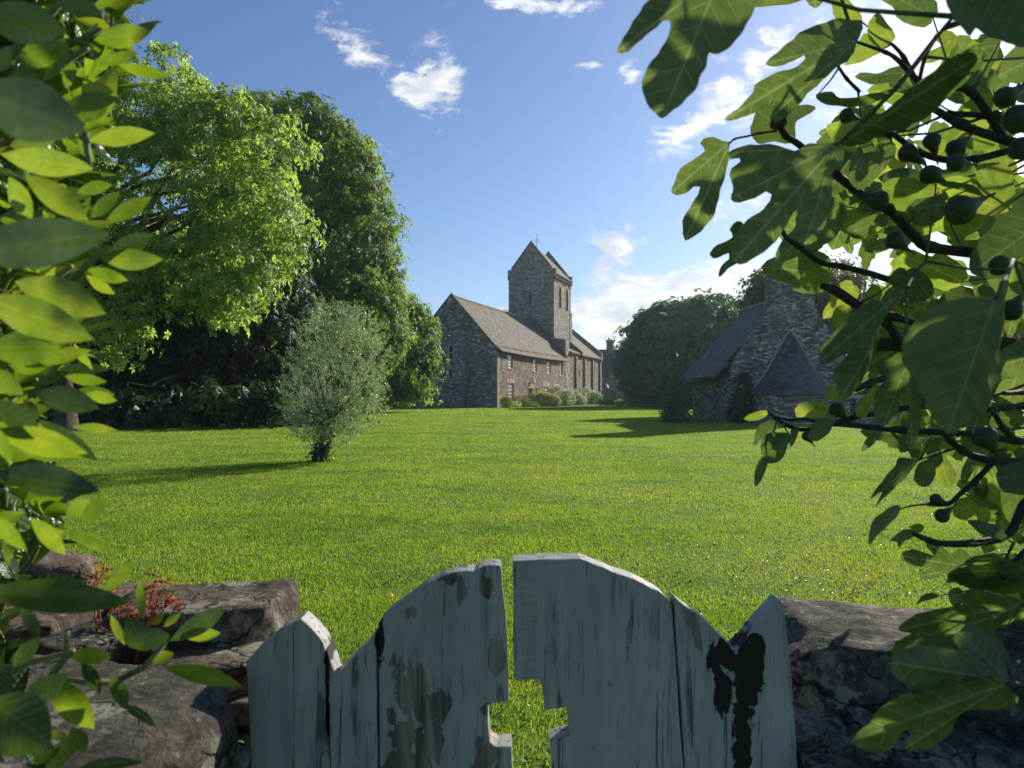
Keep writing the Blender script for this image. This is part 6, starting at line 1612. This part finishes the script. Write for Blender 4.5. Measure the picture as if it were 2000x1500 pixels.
# ------------------------------------------------------------------ left shrub: leafy shoots leaning in from the left
shrub = thing('evergreen_shrub', 'evergreen shrub with oval glossy leaves filling the left edge, close to the camera', 'shrub', (-.95, .8, 0))
SO = Vector((-.95, .8, 0))
rs_ = random.Random(19)
sv, sf = [], []
dv_, df_, su_, du_ = [], [], [], []
stm = MB()
EL = [(0, 0), (.08, .30), (.24, .72), (.45, 1.0), (.66, .90), (.84, .52), (.95, .17)]
near = MB(); nvein = MB()
def c3(x, y): return (x / 3.333, y / 3.333)
def c4(x, y): return (x / 3.333, 450 + y / 3.333)
def c5(x, y): return (x / 2.5, 900 + y / 2.5)
# hero leaves: base, tip, width as a share of length, distance, tilt along, tilt across, bend
HL = [(c3(-140, 60), c3(440, 215), .46, .42, .1, -.2, .1), (c3(320, -60), c3(665, 95), .40, .50, .1, -.3, .1), (c3(610, 260), c3(985, 205), .44, .55, .0, .3, .1), (c3(690, 320), c3(1042, 132), .26, .57, .1, .6, .1),
      (c3(640, 420), c3(895, 340), .32, .56, 0, .3, .2), (c3(760, 415), c3(1112, 492), .24, .58, .0, .5, .1), (c3(400, 690), c3(780, 642), .34, .52, .1, -.3, .1), (c3(560, 850), c3(-180, 560), .52, .34, .05, .3, .1),
      (c3(570, 915), c3(1008, 868), .30, .55, 0, .2, .1), (c3(610, 1100), c3(0, 1000), .30, .45, .1, -.1, .1), (c3(60, 950), c3(395, 880), .45, .48, .1, -.2, .1), (c3(160, 1140), c3(578, 1440), .34, .46, .1, -.2, .1),
      (c3(440, 290), c3(95, 390), .55, .47, 0, -.2, .1), (c3(450, 300), c3(280, 530), .40, .50, 0, .2, .1), (c3(50, 500), c3(345, 430), .44, .48, 0, .1, .1), (c3(690, 1440), c3(988, 1280), .36, .55, .1, .3, .1), (c3(590, 1420), c3(780, 1250), .42, .56, .1, .3, .1),
      (c3(500, 1250), c3(730, 1205), .40, .54, 0, -.2, .1), (c3(520, 320), c3(640, 150), .35, .55, 0, .2, .1), (c3(-60, 480), c3(75, 300), .6, .40, 0, -.3, 0), (c3(540, 800), c3(720, 640), .45, .56, 0, .2, .1), (c3(0, 1430), c3(200, 1430), .5, .5, 0, .3, .1), (c3(420, 250), c3(620, 305), .22, .5, 0, .3, .1),
      (c3(500, 900), c3(620, 1060), .35, .56, 0, .2, .1), (c3(430, 580), c3(480, 400), .5, .55, 0, -.1, .1), (c3(520, 560), c3(745, 600), .45, .57, 0, .3, .1), (c3(200, 20), c3(380, 180), .35, .52, 0, .5, .1), (c3(600, 60), c3(760, -30), .4, .6, 0, .3, .1), (c3(60, 1150), c3(210, 1440), .45, .5, 0, .5, .1),
      (c4(720, 20), c4(-260, 130), .34, .36, .05, .4, .1), (c4(690, 160), c4(998, 20), .44, .56, 0, .3, .1), (c4(640, 170), c4(1062, 190), .34, .55, 0, -.2, .1), (c4(560, 250), c4(835, 325), .34, .56, .1, .2, .1), (c4(560, 290), c4(748, 415), .34, .57, .1, .7, .2), (c4(100, 330), c4(690, 545), .40, .46, .1, -.2, .1),
      (c4(-120, 430), c4(610, 710), .34, .42, .1, -.2, .1), (c4(-100, 760), c4(395, 760), .46, .42, .1, -.1, .1), (c4(500, 650), c4(778, 590), .16, .58, 0, .6, .1), (c4(-60, 60), c4(85, 200), .6, .4, 0, .1, .1), (c4(170, 880), c4(600, 780), .22, .5, 0, .8, .1), (c4(480, 740), c4(605, 920), .28, .56, 0, .6, .1),
      (c4(380, 900), c4(712, 908), .24, .56, .1, -.2, .1), (c4(420, 950), c4(695, 985), .30, .57, .1, .6, .1), (c4(220, 1060), c4(650, 1160), .40, .52, .1, -.1, .1), (c4(560, 1060), c4(762, 1110), .40, .57, .1, .7, .1), (c4(500, 1040), c4(750, 1070), .34, .59, .1, -.2, .1), (c4(470, 1280), c4(768, 1305), .22, .58, .1, .1, .1),
      (c4(250, 1230), c4(640, 1500), .26, .52, .1, .1, .1), (c4(-40, 1300), c4(570, 1450), .30, .44, .1, .7, .1), (c4(-60, 1100), c4(280, 1340), .40, .44, .1, .2, .1), (c4(-60, 900), c4(150, 1070), .5, .42, .1, -.2, .1), (c4(250, 1230), c4(150, 1100), .5, .5, 0, .5, .1), (c4(60, 880), c4(310, 890), .42, .5, 0, .7, .1),
      (c4(-80, 1260), c4(60, 1560), .5, .42, 0, .4, .1), (c5(-40, 60), c5(492, 150), .30, .42, .1, -.2, .1), (c5(400, 310), c5(525, 165), .44, .56, 0, .3, .1), (c5(320, 280), c5(440, 190), .55, .56, 0, -.2, .1), (c5(330, 350), c5(560, 440), .24, .57, .1, -.2, .1), (c5(350, 340), c5(520, 395), .18, .58, .1, .3, .1),
      (c5(150, 280), c5(320, 460), .40, .50, .1, .6, .1), (c5(230, 340), c5(310, 350), .5, .55, 0, 0, .1), (c5(-120, 640), c5(650, 690), .22, .40, .05, .4, .05), (c5(-50, 250), c5(130, 440), .34, .42, .1, .5, .1), (c5(500, 640), c5(660, 490), .34, .60, 0, .1, .1), (c5(700, 780), c5(680, 575), .24, .60, 0, .2, .1), (c5(740, 800), c5(800, 745), .5, .6, 0, .7, .1),
      (c5(620, 770), c5(720, 930), .8, .60, 0, -.2, .1), (c5(700, 900), c5(830, 850), .9, .6, 0, -.2, .1), (c5(830, 880), c5(1112, 705), .30, .60, 0, -.2, .1), (c5(880, 850), c5(1078, 840), .36, .60, .1, .7, .2), (c5(800, 810), c5(882, 745), .4, .6, 0, .2, .1), (c5(800, 1010), c5(1182, 1100), .24, .60, .1, .6, .1), (c5(740, 980), c5(850, 940), .6, .61, 0, -.1, .1),
      (c5(540, 750), c5(610, 900), .3, .6, 0, -.1, .1), (c5(340, 960), c5(548, 960), .44, .56, .1, .8, .1), (c5(240, 1060), c5(460, 1310), .50, .52, .1, .2, .1), (c5(330, 1040), c5(100, 1190), .45, .5, .1, .7, .1), (c5(350, 1300), c5(410, 1430), .75, .56, 0, -.2, .1), (c5(540, 1040), c5(620, 1220), .45, .58, .1, .3, .1), (c5(400, 970), c5(490, 1140), .4, .57, .1, .3, .1),
      (c5(-60, 1170), c5(250, 1400), .9, .44, 0, .3, .1), (c5(380, 1500), c5(700, 1470), .2, .56, 0, .5, .1), (c5(230, 1330), c5(340, 1350), .5, .58, 0, 0, .1), (c5(0, 960), c5(40, 1180), .5, .5, 0, 0, .1), (c5(200, 860), c5(60, 1010), .4, .5, 0, .2, .1), (c5(620, 1190), c5(760, 1300), .3, .6, 0, .2, .1), (c5(100, 700), c5(200, 860), .4, .5, 0, .1, .1), (c5(40, 520), c5(30, 320), .3, .45, 0, .2, .1)]
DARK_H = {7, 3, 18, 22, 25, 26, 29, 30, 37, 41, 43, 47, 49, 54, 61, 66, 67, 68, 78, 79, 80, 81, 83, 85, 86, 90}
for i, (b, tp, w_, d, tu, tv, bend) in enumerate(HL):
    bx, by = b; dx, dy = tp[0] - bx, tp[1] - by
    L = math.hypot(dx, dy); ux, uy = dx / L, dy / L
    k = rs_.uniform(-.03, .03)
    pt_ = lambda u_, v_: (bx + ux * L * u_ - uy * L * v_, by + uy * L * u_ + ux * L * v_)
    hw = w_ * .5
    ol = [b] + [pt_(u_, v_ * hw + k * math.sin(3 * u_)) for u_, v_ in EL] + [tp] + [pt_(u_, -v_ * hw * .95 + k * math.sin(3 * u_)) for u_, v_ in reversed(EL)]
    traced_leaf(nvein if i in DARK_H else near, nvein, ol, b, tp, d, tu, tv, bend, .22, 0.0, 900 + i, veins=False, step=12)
    # midrib only
    bb, tt = Vector(b), Vector(tp)
near_o = place(near, 'foliage', 'shrub_leaf', shrub, SO)
place(nvein, 'old_shaded_foliage', 'shrub_dark_leaf', shrub, SO)
def shoot(a, dirv, length, nleaf, L, W, dark=False):
    V_, F_, U_ = (dv_, df_, du_) if dark else (sv, sf, su_)
    d = dirv.normalized()
    pts = [a - d * length * (1 - k / 5) + Vector((0, 0, .02 * math.sin(k))) * .5 for k in range(6)]
    stm.tube(pts, [.0032, .003, .0027, .0024, .002, .0015], 6)
    s1 = d.cross(Vector((0, 0, 1))).normalized(); s2 = d.cross(s1)
    for k in range(nleaf):
        q = (k / max(1, nleaf - 1)) ** .7
        p = a - d * length * (1 - q) * .85
        ph = k * 2.4 + rs_.uniform(-.3, .3)
        out = (s1 * math.cos(ph) + s2 * math.sin(ph))
        spread = .35 + 1.0 * (1 - q) + rs_.uniform(-.15, .2)
        ld = d * math.cos(spread) + out * math.sin(spread) + Vector((0, 0, .12))
        sz = rs_.uniform(.75, 1.15) * (1 - .35 * q)
        nrm = d * math.sin(spread) - out * math.cos(spread) + Vector((0, 0, .25))
        leaf3d(V_, F_, p, ld, nrm, L * sz, W * sz, rs_.uniform(.05, .45), rs_.uniform(.12, .35), rs_.uniform(.2, 1.0), rs_, U_)
edge = [(-300, 250), (0, 290), (100, 250), (160, 250), (250, 215), (350, 200), (430, 180), (520, 210), (600, 150), (680, 130), (770, 150), (830, 120), (900, 140), (960, 130), (1040, 150), (1100, 150), (1180, 170), (1240, 270), (1320, 300), (1400, 150), (1500, 140), (1700, 120)]
def edge_x(y):
    for (y0, x0), (y1, x1) in zip(edge, edge[1:]):
        if y0 <= y <= y1:
            return x0 + (x1 - x0) * (y - y0) / (y1 - y0)
    return 120
n_sh = 0
while n_sh < 350:
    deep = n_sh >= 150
    py = rs_.uniform(-260, 1620)
    px = rs_.uniform(-420, edge_x(py) - (95 if deep else 45))
    if not deep and n_sh % 5 < 3 and py < 1080: px = edge_x(py) - rs_.uniform(50, 170)
    if 1090 < py < 1420 and px > 40 and rs_.random() < .7: continue
    if py > 1150 and px > 150: continue
    d = rs_.uniform(.85, 1.35) if deep else rs_.uniform(.62, .95) if px > -60 else rs_.uniform(.5, .95)
    a = P(px, py, d)
    dv = Vector((rs_.uniform(.2, 1.0), rs_.uniform(-.5, .5), rs_.uniform(-.2, .9)))
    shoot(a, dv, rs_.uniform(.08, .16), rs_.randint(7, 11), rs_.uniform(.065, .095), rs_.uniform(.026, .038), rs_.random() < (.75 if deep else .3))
    n_sh += 1
sv = [v - SO for v in sv]
vv = np.array([tuple(v) for v in sv]); ff = np.array(sf)
np_mesh('foliage', vv, ff, 'shrub_leaf', shrub, smooth=True, vuv=su_)
np_mesh('old_shaded_foliage', np.array([tuple(v - SO) for v in dv_]), np.array(df_), 'shrub_dark_leaf', shrub, smooth=True, vuv=du_)
main = []
for k in range(16):
    py = -150 + k * 110 + rs_.uniform(-30, 30); px = edge_x(py) - rs_.uniform(60, 160); d = rs_.uniform(.55, .75)
    e = P(px, py, d); zb = max(.3, e.z - rs_.uniform(.15, .4)); a = Vector((SO.x + rs_.uniform(-.08, .08), SO.y + rs_.uniform(-.1, .1), zb))
    stm.tube([a, a.lerp(e, .5) + Vector((0, 0, rs_.uniform(-.02, .05))), a.lerp(e, .8) + Vector((0, 0, rs_.uniform(-.0, .03))), e], [.008, .006, .004, .0022], 7)
for k in range(5):
    x = SO.x + rs_.uniform(-.12, .12); y = SO.y + rs_.uniform(-.12, .12)
    stm.tube([(SO.x + (x - SO.x) * .3, SO.y + (y - SO.y) * .3, -.05), (x, y, .5), (x + rs_.uniform(-.06, .06), y, 1.1), (x + rs_.uniform(-.1, .1), y, 1.8), (x + rs_.uniform(-.1, .1), y, 2.3)], [.022, .018, .014, .009, .004], 8)
for pts in ([c4(210, 1080), c4(330, 930), c4(440, 800)], [c5(560, 1080), c5(700, 1010), c5(800, 900)], [c5(250, 1050), c5(320, 960), c5(330, 830)], [c3(555, 860), c3(570, 1000), c3(590, 1100)], [c4(450, 330), c4(560, 240), c4(700, 110)], [c3(440, 290), c3(520, 260), c3(660, 190)], [c5(560, 1085), c5(420, 1080), c5(240, 1055)]):
    dd = .55 if pts[0][0] < 200 else .6
    stm.tube([P(x, y, dd) for x, y in pts], [.003, .0025, .0018], 6)
place(stm, 'stem', 'stem', shrub, SO)

# ------------------------------------------------------------------ small red spurge on the wall
sp0 = P(235, 1270, 1.22)
rp = thing('red_spurge', 'small plant with red stems and orange-red leaves growing on the left wall', 'plant', (sp0.x, sp0.y, sp0.z))
rsd = random.Random(8); rng = np.random.default_rng(12)
stx = MB(); pv = []
for px, py in ((188, 1122), (205, 1120), (180, 1140), (300, 1140), (316, 1150), (330, 1165), (285, 1160), (300, 1185), (345, 1180), (250, 1195), (270, 1205), (230, 1185), (215, 1150)):
    e = P(px, py, 1.22 + rsd.uniform(-.05, .05)) - sp0
    stx.tube([(e.x * .45, e.y, -.02), (e.x * .8, e.y, e.z * .55), tuple(e)], [.002, .0016, .001], 5)
    pv += [np.array(tuple(e)) + rng.normal(size=(26, 3)) * np.array([.009, .009, .008])]
pos = np.concatenate(pv)
v, f = leaf_cards(rng, pos, rng.normal(size=pos.shape) + np.array([0, -.4, .8]), .0085, .007)
stx.build('stem', 'red_leaf', rp, uv=False)
np_mesh('foliage', v, f, 'red_leaf', rp)

# ------------------------------------------------------------------ grass
def grass():
    rng = np.random.default_rng(4)
    V_, Fq = [], []
    nv = 0
    bands = [(1.25, 5, 7500, .028, .0034), (5, 9, 4000, .027, .0046), (9, 15, 1700, .027, .007), (15, 26, 620, .028, .012), (26, 45, 220, .030, .020), (45, 78, 80, .034, .04)]
    for d0, d1, dens, h, w_ in bands:
        lim = lambda y: .80 * y + .6
        area = (.80 * (d1 ** 2 - d0 ** 2) + 1.2 * (d1 - d0))
        n = int(area * dens)
        y = np.sqrt(rng.uniform(d0 ** 2, d1 ** 2, n)); x = rng.uniform(-1, 1, n) * lim(y)
        keep = ~((np.abs(x) < 1.8) & (y < 1.45) & (np.abs(x) > .4))
        # thin and thick patches
        pz = np.sin(x * 1.7 + np.sin(y * 1.3) * 2) * np.sin(y * 1.1 + np.sin(x * .9) * 1.5)
        keep &= rng.random(n) < .78 + .22 * pz
        x, y, pz = x[keep], y[keep], pz[keep]; n = len(x)
        a = rng.uniform(0, 2 * np.pi, n); hh = h * rng.uniform(.45, 1.25, n) * (1 + .18 * pz); lean = rng.uniform(.15, 1.05, n) * hh; la = rng.uniform(0, 2 * np.pi, n)
        ww = w_ * rng.uniform(.6, 1.3, n)
        cx, sx = np.cos(a) * ww * .5, np.sin(a) * ww * .5
        z0 = np.full(n, -.004)
        b0 = np.stack([x - cx, y - sx, z0], 1); b1 = np.stack([x + cx, y + sx, z0], 1)
        mx, my = x + np.cos(la) * lean * .35, y + np.sin(la) * lean * .35
        m0 = np.stack([mx - cx * .8, my - sx * .8, hh * .62], 1); m1 = np.stack([mx + cx * .8, my + sx * .8, hh * .62], 1)
        tp = np.stack([x + np.cos(la) * lean, y + np.sin(la) * lean, hh * .95], 1)
        V_.append(np.stack([b0, b1, m1, m0, tp], 1).reshape(-1, 3))
        i = nv + np.arange(n)[:, None] * 5
        Fq.append(np.concatenate([i + np.array([[0, 1, 2]]), i + np.array([[0, 2, 3]]), i + np.array([[3, 2, 4]])], 0))
        nv += 5 * n
    o = np_mesh('grass', np.concatenate(V_), np.concatenate(Fq), 'grass')
    tag(o, kind='stuff')
    # clover and broad weeds among the blades, fallen petals and buttercups
    n = 5200
    y = 1.5 + (rng.random(n) ** 1.6) * 16; x = rng.uniform(-1, 1, n) * (.8 * y + .5)
    pt_ = np.stack([x, y, rng.uniform(.01, .04, n)], 1)
    v, f = leaf_cards(rng, np.repeat(pt_, 3, 0) + rng.normal(size=(n * 3, 3)) * np.array([.015, .015, .004]), rng.normal(size=(n * 3, 3)) * .4 + np.array([0, 0, 1.0]), .022, .018)
    tag(np_mesh('clover', v, f, 'ivy_leaf'), kind='stuff')
    fl = []
    for px, py, k, s_ in ((440, 925, 16, 30), (510, 935, 20, 26), (285, 965, 10, 20), (395, 950, 8, 24), (175, 930, 10, 30), (1590, 1090, 10, 40), (1690, 1150, 16, 60), (1530, 1110, 8, 40), (1740, 1120, 10, 60), (1280, 1120, 3, 8), (1575, 1200, 2, 4), (765, 1178, 2, 3), (700, 1150, 5, 160), (1450, 1010, 12, 300), (1100, 950, 12, 500), (1150, 1100, 5, 300), (1400, 920, 10, 300), (560, 860, 14, 120)):
        for _ in range(k):
            qx, qy = px + rng.normal() * s_, py + rng.normal() * s_ * .35
            if qy < 800: continue
            d = EYE * F / (qy - 770)
            fl.append(((qx - 1000) / F * d, d, rng.uniform(.035, .055)))
    fl = np.array(fl)
    v, f = leaf_cards(rng, np.repeat(fl, 4, 0) + rng.normal(size=(len(fl) * 4, 3)) * .008, rng.normal(size=(len(fl) * 4, 3)) * .6 + np.array([0, -.6, .8]), .022, .02)
    tag(np_mesh('buttercups', v, f, 'petal'), kind='stuff')
    n = 260
    y = 2 + rng.random(n) ** 1.3 * 24; x = rng.uniform(-1, 1, n) * (.8 * y)
    pp = np.stack([x, y, rng.uniform(.03, .05, n)], 1)
    v, f = leaf_cards(rng, np.repeat(pp, 3, 0), rng.normal(size=(n * 3, 3)) * .5 + np.array([0, -.4, .9]), .016, .015)
    tag(np_mesh('daisies', v, f, 'daisy'), kind='stuff')
grass()

# ------------------------------------------------------------------ haze volume added to imitate lens veil along with hazy air
hb = MB(); hb.box(-170, 190, -12, 180, -1.2, 27)
hz, t = new_mat('haze_air')
pv_ = t.n('ShaderNodeVolumePrincipled', {'Color': (.80, .90, 1.0), 'Density': .00028, 'Anisotropy': .5})
ho = t.n('ShaderNodeOutputMaterial'); t.put(ho.inputs['Volume'], pv_.outputs[0])
M['haze'] = hz
tag(hb.build('haze', 'haze', uv=False), kind='stuff')
